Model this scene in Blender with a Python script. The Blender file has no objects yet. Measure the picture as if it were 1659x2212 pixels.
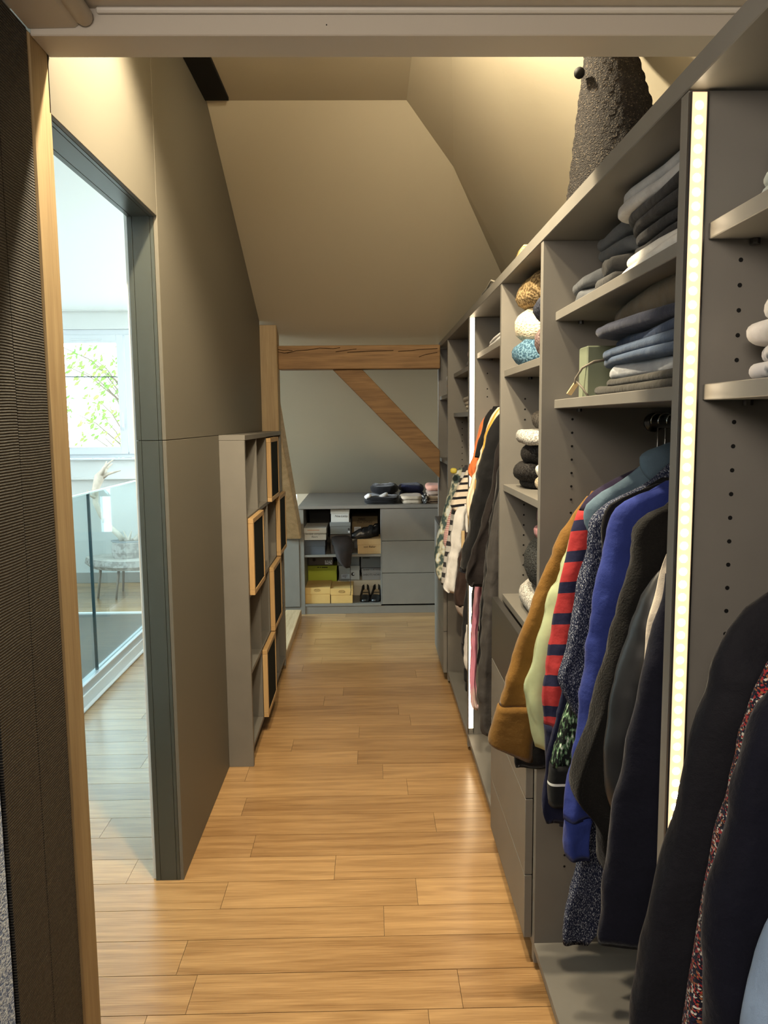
import bpy, bmesh, math, random
from mathutils import Vector, Matrix, noise
C = bpy.context.scene.collection
S = bpy.context.scene
# ------------------------------------------------------------------ camera
cam_rot=[[0.99977096, -0.01931867, -0.00921005], [-0.01136459, -0.11456145, -0.99335116], [0.01813511, 0.9932283, -0.11475475]]
LENS_PX=1701.42
cd = bpy.data.cameras.new('camera'); cam = bpy.data.objects.new('camera', cd); C.objects.link(cam)
r_, d_, f_ = [Vector(v) for v in cam_rot]
rot = Matrix((( r_.x, -d_.x, -f_.x), (r_.y, -d_.y, -f_.y), (r_.z, -d_.z, -f_.z)))
cam.matrix_world = Matrix.Translation((0, 0, 1.5)) @ rot.to_4x4()
cd.sensor_fit = 'VERTICAL'; cd.sensor_height = 24.0; cd.lens = LENS_PX * 24.0 / 2212; cd.clip_start = .02
S.camera = cam
# ------------------------------------------------------------------ sky, exposure, large lights
w = bpy.data.worlds.new('sky'); S.world = w; w.use_nodes = True
w.node_tree.nodes['Background'].inputs[0].default_value = (.76, .93, 1.0, 1)
w.node_tree.nodes['Background'].inputs[1].default_value = 6.0
S.view_settings.view_transform = 'Standard'; S.view_settings.look = 'None'
S.view_settings.exposure = 0.0; S.view_settings.gamma = 1.0; S.view_settings.use_curve_mapping = False
def area(name, loc, aim, sx, sy, power, col, spread=180):
    l = bpy.data.lights.new(name, 'AREA'); l.shape = 'RECTANGLE'; l.size = sx; l.size_y = sy; l.energy = power; l.color = col
    l.spread = math.radians(spread)
    o = bpy.data.objects.new(name, l); C.objects.link(o); o.location = loc
    o.rotation_euler = (Vector(aim) - Vector(loc)).to_track_quat('-Z', 'Y').to_euler(); return o
def spot(name, loc, aim, power, col, size, blend, rad=.03):
    l = bpy.data.lights.new(name, 'SPOT'); l.energy = power; l.color = col; l.spot_size = math.radians(size); l.spot_blend = blend; l.shadow_soft_size = rad
    o = bpy.data.objects.new(name, l); C.objects.link(o); o.location = loc
    o.rotation_euler = (Vector(aim) - Vector(loc)).to_track_quat('-Z', 'Y').to_euler(); return o
DAY = (.64, .88, 1.0); WARM = (1.0, .84, .58)
area('daylight_side_fill', (-4.3, 4.8, 1.8), (.3, 6.3, 1.0), 1.4, 1.0, 60, (.88, .95, 1.0), 64)  # added unseen area light standing in for landing daylight, aimed at the end slope
area('daylight_overhead_fill', (-2.3, 3.0, 3.0), (-1.9, 4.2, 0), 1.2, 1.4, 8, DAY)  # added overhead fill for the landing, with no roof opening behind it
area('near_room_fill', (-.42, -.55, 2.08), (.30, 2.0, 1.2), .7, .5, 25, (1, .88, .75))  # unseen fill light near the viewpoint, brightens header and foreground, no fixture
spot('ceiling_downlight', (.10, 1.90, 2.62), (.72, 2.45, 2.0), 92, WARM, 150, .6)
spot('ceiling_downlight', (.02, 1.90, 2.70), (.12, 2.0, 0), 52, WARM, 130, .5)
spot('ceiling_downlight', (-.33, 1.90, 2.72), (-.36, 1.91, 0), 170, WARM, 128, .5)
spot('end_slope_fill', (-.05, 1.95, 2.70), (.0, 5.2, 1.9), 42, WARM, 95, 1.0)  # extra soft spot added to brighten the end slope
# ------------------------------------------------------------------ materials
MATS = {}
def nt(m): return m.node_tree.nodes, m.node_tree.links
def mat(name, col, rough=.5, metal=0, spec=.5, var=0, vscale=30, bump=0, bscale=60, sheen=0, stretch=None, emit=None, estr=0, col2=None, coat=0):
    if name in MATS: return MATS[name]
    m = bpy.data.materials.new(name); m.use_nodes = True; N, L = nt(m); b = N['Principled BSDF']
    b.inputs['Base Color'].default_value = (*col, 1); b.inputs['Roughness'].default_value = rough; b.inputs['Metallic'].default_value = metal
    b.inputs['Specular IOR Level'].default_value = spec; b.inputs['Coat Weight'].default_value = coat
    if sheen: b.inputs['Sheen Weight'].default_value = sheen; b.inputs['Sheen Roughness'].default_value = .4
    tc = N.new('ShaderNodeTexCoord'); src = tc.outputs['Object']
    if stretch:
        mp = N.new('ShaderNodeMapping'); mp.inputs['Scale'].default_value = stretch; L.new(src, mp.inputs[0]); src = mp.outputs[0]
    if var:
        n = N.new('ShaderNodeTexNoise'); n.inputs['Scale'].default_value = vscale; n.inputs['Detail'].default_value = 4; L.new(src, n.inputs['Vector'])
        r = N.new('ShaderNodeValToRGB'); c2 = col2 or tuple(max(0, c * (1 - var)) for c in col)
        r.color_ramp.elements[0].position = .35; r.color_ramp.elements[1].position = .65
        r.color_ramp.elements[0].color = (*c2, 1); r.color_ramp.elements[1].color = (*[min(1, c * (1 + (0 if col2 else var * .6))) for c in col], 1)
        L.new(n.outputs['Fac'], r.inputs[0]); L.new(r.outputs[0], b.inputs['Base Color'])
    if bump:
        n = N.new('ShaderNodeTexNoise'); n.inputs['Scale'].default_value = bscale; n.inputs['Detail'].default_value = 3; L.new(src, n.inputs['Vector'])
        bp = N.new('ShaderNodeBump'); bp.inputs['Strength'].default_value = bump; bp.inputs['Distance'].default_value = .004
        L.new(n.outputs['Fac'], bp.inputs['Height']); L.new(bp.outputs[0], b.inputs['Normal'])
    if emit: b.inputs['Emission Color'].default_value = (*emit, 1); b.inputs['Emission Strength'].default_value = estr
    MATS[name] = m; return m
def wood(name, dark, light, axis='X', rough=.42, ring=9.0, contrast=1.0, bleach=None):
    """oak: stretched noise turned into growth-ring contours plus fine pores; each object gets its own offset"""
    if name in MATS: return MATS[name]
    m = bpy.data.materials.new(name); m.use_nodes = True; N, L = nt(m); b = N['Principled BSDF']
    tc = N.new('ShaderNodeTexCoord'); oi = N.new('ShaderNodeObjectInfo')
    off = N.new('ShaderNodeVectorMath'); off.operation = 'SCALE'; off.inputs[0].default_value = (37, 53, 71); L.new(oi.outputs['Random'], off.inputs['Scale'])
    ad = N.new('ShaderNodeVectorMath'); L.new(tc.outputs['Object'], ad.inputs[0]); L.new(off.outputs[0], ad.inputs[1])
    def scaled(a, c):
        mp = N.new('ShaderNodeMapping'); mp.inputs['Scale'].default_value = {'X': (a, c, c), 'Y': (c, a, c), 'Z': (c, c, a)}[axis]; L.new(ad.outputs[0], mp.inputs[0]); return mp.outputs[0]
    n1 = N.new('ShaderNodeTexNoise'); n1.inputs['Scale'].default_value = 1; n1.inputs['Detail'].default_value = 2; n1.inputs['Roughness'].default_value = .45; L.new(scaled(.75, 8.5), n1.inputs['Vector'])
    mu = N.new('ShaderNodeMath'); mu.operation = 'MULTIPLY'; mu.inputs[1].default_value = ring * 6.283; L.new(n1.outputs['Fac'], mu.inputs[0])
    sn = N.new('ShaderNodeMath'); sn.operation = 'SINE'; L.new(mu.outputs[0], sn.inputs[0])
    n2 = N.new('ShaderNodeTexNoise'); n2.inputs['Scale'].default_value = 1; n2.inputs['Detail'].default_value = 3; L.new(scaled(9, 260), n2.inputs['Vector'])
    n3 = N.new('ShaderNodeTexNoise'); n3.inputs['Scale'].default_value = 1; n3.inputs['Detail'].default_value = 4; L.new(scaled(2.0, 42), n3.inputs['Vector'])
    def ma(op, a, bb):
        x = N.new('ShaderNodeMath'); x.operation = op
        for i, v in enumerate((a, bb)):
            if isinstance(v, (int, float)): x.inputs[i].default_value = v
            else: L.new(v, x.inputs[i])
        return x.outputs[0]
    t = ma('ADD', ma('MULTIPLY', sn.outputs[0], .075 * contrast), ma('ADD', ma('MULTIPLY', n2.outputs['Fac'], .62 * contrast), ma('MULTIPLY', n3.outputs['Fac'], .38 * contrast)))
    t = ma('ADD', t, ma('MULTIPLY', ma('SUBTRACT', oi.outputs['Random'], .5), .22))
    r = N.new('ShaderNodeValToRGB'); r.color_ramp.elements[0].position = .20; r.color_ramp.elements[1].position = .82
    r.color_ramp.elements[0].color = (*dark, 1); r.color_ramp.elements[1].color = (*light, 1)
    L.new(t, r.inputs[0]); L.new(r.outputs[0], b.inputs['Base Color']); b.inputs['Roughness'].default_value = rough
    b.inputs['Specular IOR Level'].default_value = .45
    bp = N.new('ShaderNodeBump'); bp.inputs['Strength'].default_value = .10; bp.inputs['Distance'].default_value = .003; L.new(n2.outputs['Fac'], bp.inputs['Height']); L.new(bp.outputs[0], b.inputs['Normal'])
    MATS[name] = m; return m
def cloth(name, col, rough=.85, weave=500, wb=.25, var=.12, sheen=.07, spec=.2):
    """plain fabric: slight tone variation, small crumple relief and a fine weave"""
    if name in MATS: return MATS[name]
    m = mat(name, col, rough, spec=spec, var=var, vscale=18, sheen=sheen); N, L = nt(m); b = N['Principled BSDF']
    tc = N.new('ShaderNodeTexCoord')
    n = N.new('ShaderNodeTexNoise'); n.inputs['Scale'].default_value = 22; n.inputs['Detail'].default_value = 3; L.new(tc.outputs['Object'], n.inputs['Vector'])
    n2 = N.new('ShaderNodeTexNoise'); n2.inputs['Scale'].default_value = weave; L.new(tc.outputs['Object'], n2.inputs['Vector'])
    a = N.new('ShaderNodeBump'); a.inputs['Strength'].default_value = .5; a.inputs['Distance'].default_value = .012; L.new(n.outputs['Fac'], a.inputs['Height'])
    c = N.new('ShaderNodeBump'); c.inputs['Strength'].default_value = wb; c.inputs['Distance'].default_value = .002; L.new(n2.outputs['Fac'], c.inputs['Height']); L.new(a.outputs[0], c.inputs['Normal']); L.new(c.outputs[0], b.inputs['Normal'])
    return m
def speck(name, c1, c2, scale, thr=.5, stretch=(1, 1, 1), bump=.6, rough=.9, c3=None):
    """knit or boucle: two yarns speckled together"""
    if name in MATS: return MATS[name]
    m = bpy.data.materials.new(name); m.use_nodes = True; N, L = nt(m); b = N['Principled BSDF']; b.inputs['Roughness'].default_value = rough; b.inputs['Specular IOR Level'].default_value = .2
    tc = N.new('ShaderNodeTexCoord'); mp = N.new('ShaderNodeMapping'); mp.inputs['Scale'].default_value = stretch; L.new(tc.outputs['Object'], mp.inputs[0])
    n = N.new('ShaderNodeTexNoise'); n.inputs['Scale'].default_value = scale; n.inputs['Detail'].default_value = 2; L.new(mp.outputs[0], n.inputs['Vector'])
    r = N.new('ShaderNodeValToRGB'); e = r.color_ramp.elements; e[0].position = thr - .06; e[1].position = thr + .06; e[0].color = (*c1, 1); e[1].color = (*c2, 1)
    if c3: x = e.new(thr + .15); x.color = (*c3, 1)
    L.new(n.outputs['Fac'], r.inputs[0]); L.new(r.outputs[0], b.inputs['Base Color'])
    bp = N.new('ShaderNodeBump'); bp.inputs['Strength'].default_value = bump; bp.inputs['Distance'].default_value = .004; L.new(n.outputs['Fac'], bp.inputs['Height']); L.new(bp.outputs[0], b.inputs['Normal'])
    MATS[name] = m; return m
def striped(name, ca, cb, period, duty, rough=.85, uv='V', offset=0.0, slant=0.0, c3=None):
    """bands woven along the length (V, metres) of a sleeve"""
    if name in MATS: return MATS[name]
    m = bpy.data.materials.new(name); m.use_nodes = True; N, L = nt(m); b = N['Principled BSDF']; b.inputs['Roughness'].default_value = rough; b.inputs['Specular IOR Level'].default_value = .2
    b.inputs['Sheen Weight'].default_value = .05
    tc = N.new('ShaderNodeTexCoord'); sp = N.new('ShaderNodeSeparateXYZ'); L.new(tc.outputs['UV'], sp.inputs[0])
    a = N.new('ShaderNodeMath'); a.operation = 'MULTIPLY_ADD'; a.inputs[1].default_value = 1 / period; a.inputs[2].default_value = offset; L.new(sp.outputs['Y' if uv == 'V' else 'X'], a.inputs[0])
    s2 = N.new('ShaderNodeMath'); s2.operation = 'MULTIPLY_ADD'; s2.inputs[1].default_value = slant; L.new(sp.outputs['X'], s2.inputs[0]); L.new(a.outputs[0], s2.inputs[2])
    fr = N.new('ShaderNodeMath'); fr.operation = 'FRACT'; L.new(s2.outputs[0], fr.inputs[0])
    g = N.new('ShaderNodeMath'); g.operation = 'LESS_THAN'; g.inputs[1].default_value = duty; L.new(fr.outputs[0], g.inputs[0])
    mx = N.new('ShaderNodeMix'); mx.data_type = 'RGBA'; mx.inputs['A'].default_value = (*ca, 1); mx.inputs['B'].default_value = (*cb, 1); L.new(g.outputs[0], mx.inputs['Factor']); L.new(mx.outputs['Result'], b.inputs['Base Color'])
    n2 = N.new('ShaderNodeTexNoise'); n2.inputs['Scale'].default_value = 60; L.new(tc.outputs['Object'], n2.inputs['Vector'])
    bp = N.new('ShaderNodeBump'); bp.inputs['Strength'].default_value = .3; bp.inputs['Distance'].default_value = .005; L.new(n2.outputs['Fac'], bp.inputs['Height']); L.new(bp.outputs[0], b.inputs['Normal'])
    MATS[name] = m; return m
def glass(name, tint, refl=.10):
    m = bpy.data.materials.new(name); m.use_nodes = True; N, L = nt(m); N.remove(N['Principled BSDF']); out = N['Material Output']
    t = N.new('ShaderNodeBsdfTransparent'); t.inputs[0].default_value = (*tint, 1); g = N.new('ShaderNodeBsdfGlossy'); g.inputs['Roughness'].default_value = .02
    lw = N.new('ShaderNodeLayerWeight'); lw.inputs['Blend'].default_value = .5
    pw = N.new('ShaderNodeMath'); pw.operation = 'POWER'; pw.inputs[1].default_value = 5; L.new(lw.outputs['Facing'], pw.inputs[0])
    ml = N.new('ShaderNodeMath'); ml.operation = 'MULTIPLY_ADD'; ml.inputs[1].default_value = .7; ml.inputs[2].default_value = .03; L.new(pw.outputs[0], ml.inputs[0])
    mx = N.new('ShaderNodeMixShader'); L.new(ml.outputs[0], mx.inputs[0]); L.new(t.outputs[0], mx.inputs[1]); L.new(g.outputs[0], mx.inputs[2]); L.new(mx.outputs[0], out.inputs[0])
    return m
M_PAINT = mat('taupe_paint', (.47, .42, .315), .75, spec=.25, bump=.05, bscale=90)
M_WALL = mat('taupe_panel', (.138, .126, .100), .55, spec=.35)
M_HEAD = mat('header_paint', (.52, .47, .40), .6, spec=.3, bump=.06, bscale=40)
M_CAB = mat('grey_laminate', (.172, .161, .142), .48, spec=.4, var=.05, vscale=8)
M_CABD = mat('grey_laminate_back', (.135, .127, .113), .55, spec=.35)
M_DARKCAB = mat('charcoal_lacquer', (.035, .033, .032), .35)
M_JAMB = mat('jamb_grey', (.052, .058, .050), .30, spec=.6)
M_WHITE = mat('white_plaster', (.82, .84, .82), .8, spec=.2)
M_PVC = mat('white_frame', (.80, .83, .86), .35)
M_BLACK = mat('matt_black', (.006, .006, .006), .7, spec=.2)
M_METAL = mat('dark_metal', (.10, .10, .10), .3, 1)
M_CHROME = mat('bright_metal', (.75, .75, .75), .2, 1)
M_ALU = mat('brushed_rail', (.62, .66, .68), .4, .6)
M_FLOOR = wood('oak_floor', (.265, .138, .050), (.61, .375, .165), 'X', .38, 7, 1.0)
fb_ = nt(M_FLOOR)[0]['Principled BSDF']; fb_.inputs['Coat Weight'].default_value = .9; fb_.inputs['Coat Roughness'].default_value = .24
M_OAK = wood('old_oak', (.11, .055, .021), (.29, .17, .073), 'X', .7, 6, 1.1)
M_OAKZ = wood('post_oak', (.25, .165, .08), (.46, .345, .185), 'Z', .6, 4, .9)
M_OAKP = wood('pale_oak', (.36, .24, .12), (.68, .52, .33), 'Y', .6, 6, 1.0)
M_FRAME = wood('frame_oak', (.42, .26, .11), (.66, .45, .22), 'Z', .5, 4, .7)
# ------------------------------------------------------------------ mesh helpers
class MB:
    def __init__(s): s.v = []; s.f = []; s.uv = []
    def add(s, vs, fs, uvs=None):
        n = len(s.v); s.v += [tuple(v) for v in vs]; s.f += [tuple(i + n for i in f) for f in fs]
        s.uv += list(uvs) if uvs else [(0, 0)] * len(vs); return s
    def box(s, x0, x1, y0, y1, z0, z1):
        vs = [(x, y, z) for x in (x0, x1) for y in (y0, y1) for z in (z0, z1)]
        return s.add(vs, [(0, 1, 3, 2), (4, 6, 7, 5), (0, 4, 5, 1), (2, 3, 7, 6), (0, 2, 6, 4), (1, 5, 7, 3)])
    def front(s, e, y0, y1): return s.box(e[0], e[1], y0, y1, e[2], e[3])
    def cyl(s, p0, p1, r, n=16, r1=None):
        return s.tube([p0, p1], [r, r if r1 is None else r1], n)
    def tube(s, pts, rads, n=10):
        pts = [Vector(p) for p in pts]; vs = []; fs = []; up = None
        for i, p in enumerate(pts):
            t = (pts[min(i + 1, len(pts) - 1)] - pts[max(i - 1, 0)]).normalized()
            if up is None: up = t.orthogonal().normalized()
            up = (up - t * up.dot(t)).normalized(); b = t.cross(up)
            for k in range(n):
                a = 2 * math.pi * k / n; vs.append(p + (up * math.cos(a) + b * math.sin(a)) * rads[i])
        for i in range(len(pts) - 1):
            for k in range(n): fs.append((i * n + k, i * n + (k + 1) % n, (i + 1) * n + (k + 1) % n, (i + 1) * n + k))
        fs.append(tuple(range(n))[::-1]); fs.append(tuple(range((len(pts) - 1) * n, len(pts) * n)))
        return s.add(vs, fs)
    def prism(s, poly, a, b, axis):
        """polygon (2-D points) pushed from a to b along an axis"""
        def P(q, t): return {'X': (t, q[0], q[1]), 'Y': (q[0], t, q[1]), 'Z': (q[0], q[1], t)}[axis]
        n = len(poly); vs = [P(q, a) for q in poly] + [P(q, b) for q in poly]
        fs = [tuple(range(n)), tuple(range(2 * n - 1, n - 1, -1))] + [(i, (i + 1) % n, n + (i + 1) % n, n + i) for i in range(n)]
        return s.add(vs, fs)
    def pillow(s, c, h, e=.35, ez=.6, n=20, m=10, amp=.004, freq=9, seed=0, rz=0, tilt=0):
        """soft rounded slab: a superellipsoid with a little crumple"""
        vs = []; fs = []; uv = []
        def pw(a, p): return math.copysign(abs(a) ** p, a)
        R = Matrix.Rotation(rz, 3, 'Z') @ Matrix.Rotation(tilt, 3, 'Y')
        for j in range(m + 1):
            ph = -math.pi / 2 + math.pi * j / m
            for i in range(n):
                th = 2 * math.pi * i / n
                p = Vector((h[0] * pw(math.cos(ph), ez) * pw(math.cos(th), e), h[1] * pw(math.cos(ph), ez) * pw(math.sin(th), e), h[2] * pw(math.sin(ph), ez)))
                q = R @ p + Vector(c)
                d = noise.noise_vector(q * freq + Vector((seed * 7.3, seed * 1.7, seed)))
                q += Vector((d.x, d.y, d.z * .8)) * amp
                vs.append(q); uv.append((i / n, p.z))
        for j in range(m):
            for i in range(n): fs.append((j * n + i, j * n + (i + 1) % n, (j + 1) * n + (i + 1) % n, (j + 1) * n + i))
        return s.add(vs, fs, uv)
    def softbox(s, c, h, e=.35, n=30, amp=.005, freq=8, seed=0, rz=0, tilt=0, rr=1.0, sag=0):
        """folded cloth: flat core with a round folded rim, crumpled"""
        vs = []; fs = []; uv = []; r = min(h[2] * rr, h[0] * .9, h[1] * .9); hz = h[2]
        def pw(a, p): return math.copysign(abs(a) ** p, a)
        R = Matrix.Rotation(rz, 3, 'Z') @ Matrix.Rotation(tilt, 3, 'Y')
        rings = [(-90, .35), (-90, .75)] + [(a, 1.0) for a in (-90, -60, -35, -12, 12, 35, 60, 90)] + [(90, .75), (90, .35)]
        K = len(rings)
        for a, k in rings:
            a = math.radians(a)
            for i in range(n):
                th = 2 * math.pi * i / n; ct, st = pw(math.cos(th), e), pw(math.sin(th), e)
                p = Vector(((h[0] - r) * k * ct + r * math.cos(a) * math.cos(th), (h[1] - r) * k * st + r * math.cos(a) * math.sin(th), hz * math.sin(a)))
                p.z -= sag * (p.x / h[0]) ** 2 * (1 if p.x < 0 else 0)
                q = R @ p + Vector(c)
                d = noise.noise_vector(q * freq + Vector((seed * 7.3, seed * 1.7, seed))) + .45 * noise.noise_vector(q * freq * 3.1 + Vector((seed, seed * 2.7, 4.0)))
                q += Vector((d.x, d.y * .8, d.z * .9)) * amp
                vs.append(q); uv.append((i / n, p.z))
        for j in range(K - 1):
            for i in range(n): fs.append((j * n + i, j * n + (i + 1) % n, (j + 1) * n + (i + 1) % n, (j + 1) * n + i))
        fs += [tuple(range(n))[::-1], tuple(range((K - 1) * n, K * n))]
        return s.add(vs, fs, uv)
    def build(s, name, m, parent=None, smooth=False, bevel=0, sub=0, loc=None):
        me = bpy.data.meshes.new(name); me.from_pydata(s.v, [], s.f)
        ul = me.uv_layers.new(name='UVMap')
        for l in me.loops: ul.data[l.index].uv = s.uv[l.vertex_index]
        bm = bmesh.new(); bm.from_mesh(me); bmesh.ops.recalc_face_normals(bm, faces=bm.faces[:]); bm.to_mesh(me); bm.free()
        me.materials.append(m)
        if smooth:
            for p in me.polygons: p.use_smooth = True
        o = bpy.data.objects.new(name, me); C.objects.link(o)
        if loc is not None:
            me.transform(Matrix.Translation(-Vector(loc))); o.location = loc
        if parent:
            o.parent = parent
            pl = Vector((0, 0, 0)); q = parent
            while q: pl += q.location; q = q.parent
            o.location -= pl
        if bevel:
            b = o.modifiers.new('edge', 'BEVEL'); b.width = bevel; b.segments = 1; b.limit_method = 'ANGLE'
        if sub:
            b = o.modifiers.new('soft', 'SUBSURF'); b.levels = sub; b.render_levels = sub
        return o
def tag(o, label=None, cat=None, group=None, kind=None):
    for k, v in (('label', label), ('category', cat), ('group', group), ('kind', kind)):
        if v: o[k] = v
    return o
def thing(name, loc, label, cat, group=None):
    o = bpy.data.objects.new(name, None); C.objects.link(o); o.location = loc; o.empty_display_size = .05
    return tag(o, label, cat, group)
def bx(name, x0, x1, y0, y1, z0, z1, m, parent=None, bevel=.0012):
    c = ((x0 + x1) / 2, (y0 + y1) / 2, (z0 + z1) / 2)
    return MB().box(x0, x1, y0, y1, z0, z1).build(name, m, parent, bevel=bevel, loc=c)
def struct(o, label=None): o['kind'] = 'structure'; return tag(o, label)
def text(s, loc, size, m, parent, rot=(math.pi / 2, 0, 0), shear=0, name='lettering'):
    cu = bpy.data.curves.new(name, 'FONT'); cu.body = s; cu.size = size; cu.align_x = 'CENTER'; cu.align_y = 'CENTER'; cu.extrude = .0002; cu.shear = shear; cu.resolution_u = 2
    tmp = bpy.data.objects.new(name, cu); C.objects.link(tmp); bpy.context.view_layer.update()
    me = bpy.data.meshes.new_from_object(tmp.evaluated_get(bpy.context.evaluated_depsgraph_get())); bpy.data.objects.remove(tmp); bpy.data.curves.remove(cu)
    me.materials.clear(); me.materials.append(m); o = bpy.data.objects.new(name, me); C.objects.link(o); o.parent = parent
    pl = Vector((0, 0, 0)); q = parent
    while q: pl += q.location; q = q.parent
    o.location = Vector(loc) - pl; o.rotation_euler = rot; return o
# ------------------------------------------------------------------ the room
rnd = random.Random(4)
FX = .435                                     # front plane of the wardrobe
fl = struct(bx('floor', -3.6, 1.05, -2.6, 7.5, -.05, -.012, M_CABD, bevel=0), 'oak plank floor of the dressing corridor')
bm_hole = None
fl_rows = [(1.859 + .1458 * k) for k in range(-3, 38)]
for y in fl_rows:
    y1 = y + .1458
    if y > 6.19: spans = [(-3.4, -.66)]
    elif y > 5.97: spans = [(-1.52, -.66)]
    else: spans = [(-1.52, .50)]
    for a, b in spans:
        x = a; cut = rnd.uniform(.25, 1.15)
        while x < b - .01:
            e = min(b, x + cut)
            if b - e < .18: e = b
            bx('plank', x + .0006, e - .0006, y + .0011, y1 - .0011, -.012, 0, M_FLOOR, fl, bevel=0)
            x = e; cut = rnd.uniform(.55, 1.3)
# left wall: flush panels round the doorway
wl = struct(bx('wall_left', -.712, -.639, 2.47, 4.665, 0, 1.447, M_WALL, bevel=0), 'taupe panelled partition wall of the corridor')
def zs(y): return min(2.766, 2.775 - .4975 * (y - 3.278))
MB().prism([(1.70, 2.13), (2.47, 2.13), (2.47, 1.447), (4.665, 1.447), (4.665, zs(4.665)), (3.29, 2.766), (1.70, 2.766)], -.712, -.639, 'X').build('wall_core', M_WALL, wl)
MB().prism([(1.66, 2.115), (2.4555, 2.115), (2.4555, 2.766), (1.66, 2.766)], -.639, -.627, 'X').build('panel', M_WALL, wl, bevel=.001)
MB().prism([(2.458, 1.4475), (4.67, 1.4475), (4.67, zs(4.67)), (3.296, 2.766), (2.458, 2.766)], -.639, -.627, 'X').build('panel', M_WALL, wl, bevel=.001)
MB().box(-.639, -.627, 2.458, 4.67, 0, 1.4455).build('panel', M_WALL, wl, bevel=.001)
MB().box(-.712, -.627, 4.665, 4.672, 0, 2.06).build('end_strip', M_WALL, wl)
dr = thing('door_1', (-.67, 2.46, 0), 'grey lined doorway to the bright landing', None); dr['kind'] = 'structure'
for a, b in ((-.718, -.7035), (-.7025, -.6505), (-.6495, -.6395)):
    bx('jamb_board', a, b, 2.457, 2.472, 0, 1.4455, M_JAMB, dr, .0006); bx('jamb_board', a, b, 2.457, 2.472, 1.4475, 2.13, M_JAMB, dr, .0006)
    bx('lintel_board', a, b, 1.66, 2.4565, 2.115, 2.13, M_JAMB, dr, .0006)
# near end of the left wall: oak post, ribbed panel, woven panel
po = tag(bx('door_post', -.735, -.627, 1.575, 1.672, 0, 2.235, M_OAKZ, None, .006), 'pale oak door post beside the black ribbed panel', 'post')
M_RIB = mat('ribbed_black', (.012, .012, .013), .55, spec=.35)
def ribbed(m):
    N, L = nt(m); b = N['Principled BSDF']; tc = N.new('ShaderNodeTexCoord')
    sp = N.new('ShaderNodeSeparateXYZ'); L.new(tc.outputs['Object'], sp.inputs[0])
    n = N.new('ShaderNodeTexNoise'); n.inputs['Scale'].default_value = 5; L.new(tc.outputs['Object'], n.inputs['Vector'])
    a = N.new('ShaderNodeMath'); a.operation = 'MULTIPLY_ADD'; a.inputs[1].default_value = 1200; L.new(sp.outputs['Z'], a.inputs[0])
    k = N.new('ShaderNodeMath'); k.operation = 'MULTIPLY'; k.inputs[1].default_value = 14; L.new(n.outputs['Fac'], k.inputs[0]); L.new(k.outputs[0], a.inputs[2])
    s = N.new('ShaderNodeMath'); s.operation = 'SINE'; L.new(a.outputs[0], s.inputs[0])
    n2 = N.new('ShaderNodeTexNoise'); n2.inputs['Scale'].default_value = 220; n2.inputs['Detail'].default_value = 3; L.new(tc.outputs['Object'], n2.inputs['Vector'])
    pr = N.new('ShaderNodeMath'); pr.operation = 'MULTIPLY'; L.new(s.outputs[0], pr.inputs[0]); L.new(n2.outputs['Fac'], pr.inputs[1])
    r = N.new('ShaderNodeValToRGB'); r.color_ramp.elements[0].position = .22; r.color_ramp.elements[1].position = .62
    r.color_ramp.elements[0].color = (.006, .006, .007, 1); r.color_ramp.elements[1].color = (.14, .125, .10, 1)
    L.new(pr.outputs[0], r.inputs[0]); L.new(r.outputs[0], b.inputs['Base Color'])
    bp = N.new('ShaderNodeBump'); bp.inputs['Strength'].default_value = .6; bp.inputs['Distance'].default_value = .003; L.new(s.outputs[0], bp.inputs['Height']); L.new(bp.outputs[0], b.inputs['Normal'])
ribbed(M_RIB)
rp = thing('ribbed_wall_panel', (-.66, 1.43, 0), 'tall black ribbed textile panel at the edge of the doorway', 'wall panel')
bx('panel_board', -.69, -.630, 1.297, 1.436, 0, 2.235, M_RIB, rp, .001); bx('panel_board', -.69, -.630, 1.437, 1.574, 0, 2.235, M_RIB, rp, .001)
M_WOVEN = speck('blue_grey_weave', (.16, .22, .40), (.80, .88, 1.0), 190, .50, (1, 1, 2.2), .7, .85)
wp = thing('woven_headboard', (-.68, .9, 0), 'pale blue and grey woven fabric panel beside the black ribbed panel', 'fabric panel')
MB().box(-.72, -.634, .55, 1.292, 0, 1.62).build('cover', M_WOVEN, wp, bevel=.004); MB().box(-.735, -.721, .55, 1.292, 0, 1.62).build('backing_board', M_CABD, wp)
# header beam across the corridor, near ceiling, corner boxing
hd = struct(bx('trim_1', -.627, 1.02, 1.583, 1.674, 2.2245, 2.78, M_HEAD, None, .002), 'taupe painted header across the corridor')
bx('header_lip', -.50, 1.02, 1.572, 1.583, 2.261, 2.2715, mat('lip_highlight', (.66, .62, .56), .4), hd, .003)  # lip coloured paler than the header, its edge highlight put into the colour
bx('header_nail', -.072, -.070, 1.5815, 1.5835, 2.242, 2.244, M_BLACK, hd, 0)
ce = struct(bx('ceiling', -.74, 1.05, -2.6, 1.583, 2.272, 2.31, M_HEAD, None, 0), 'taupe ceiling of dressing room')
bx('flat_ceiling', -.70, .17, 1.674, 3.30, 2.766, 2.80, M_PAINT, ce, 0)
tr = struct(MB().prism([(-.629, 2.236), (-.542, 2.238), (-.535, 2.243), (-.535, 2.30), (-.629, 2.30)], -1.0, 1.582, 'Y').build('trim_2', M_HEAD), 'painted boxing in the ceiling corner above the black ribbed panel')
MB().tube([(-.5225, -1.0, 2.2545), (-.5225, 1.570, 2.2545), (-.5225, 1.5815, 2.2545)], [.0175, .0175, .015], 14).build('rounded_moulding', M_HEAD, tr, smooth=True)
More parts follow.
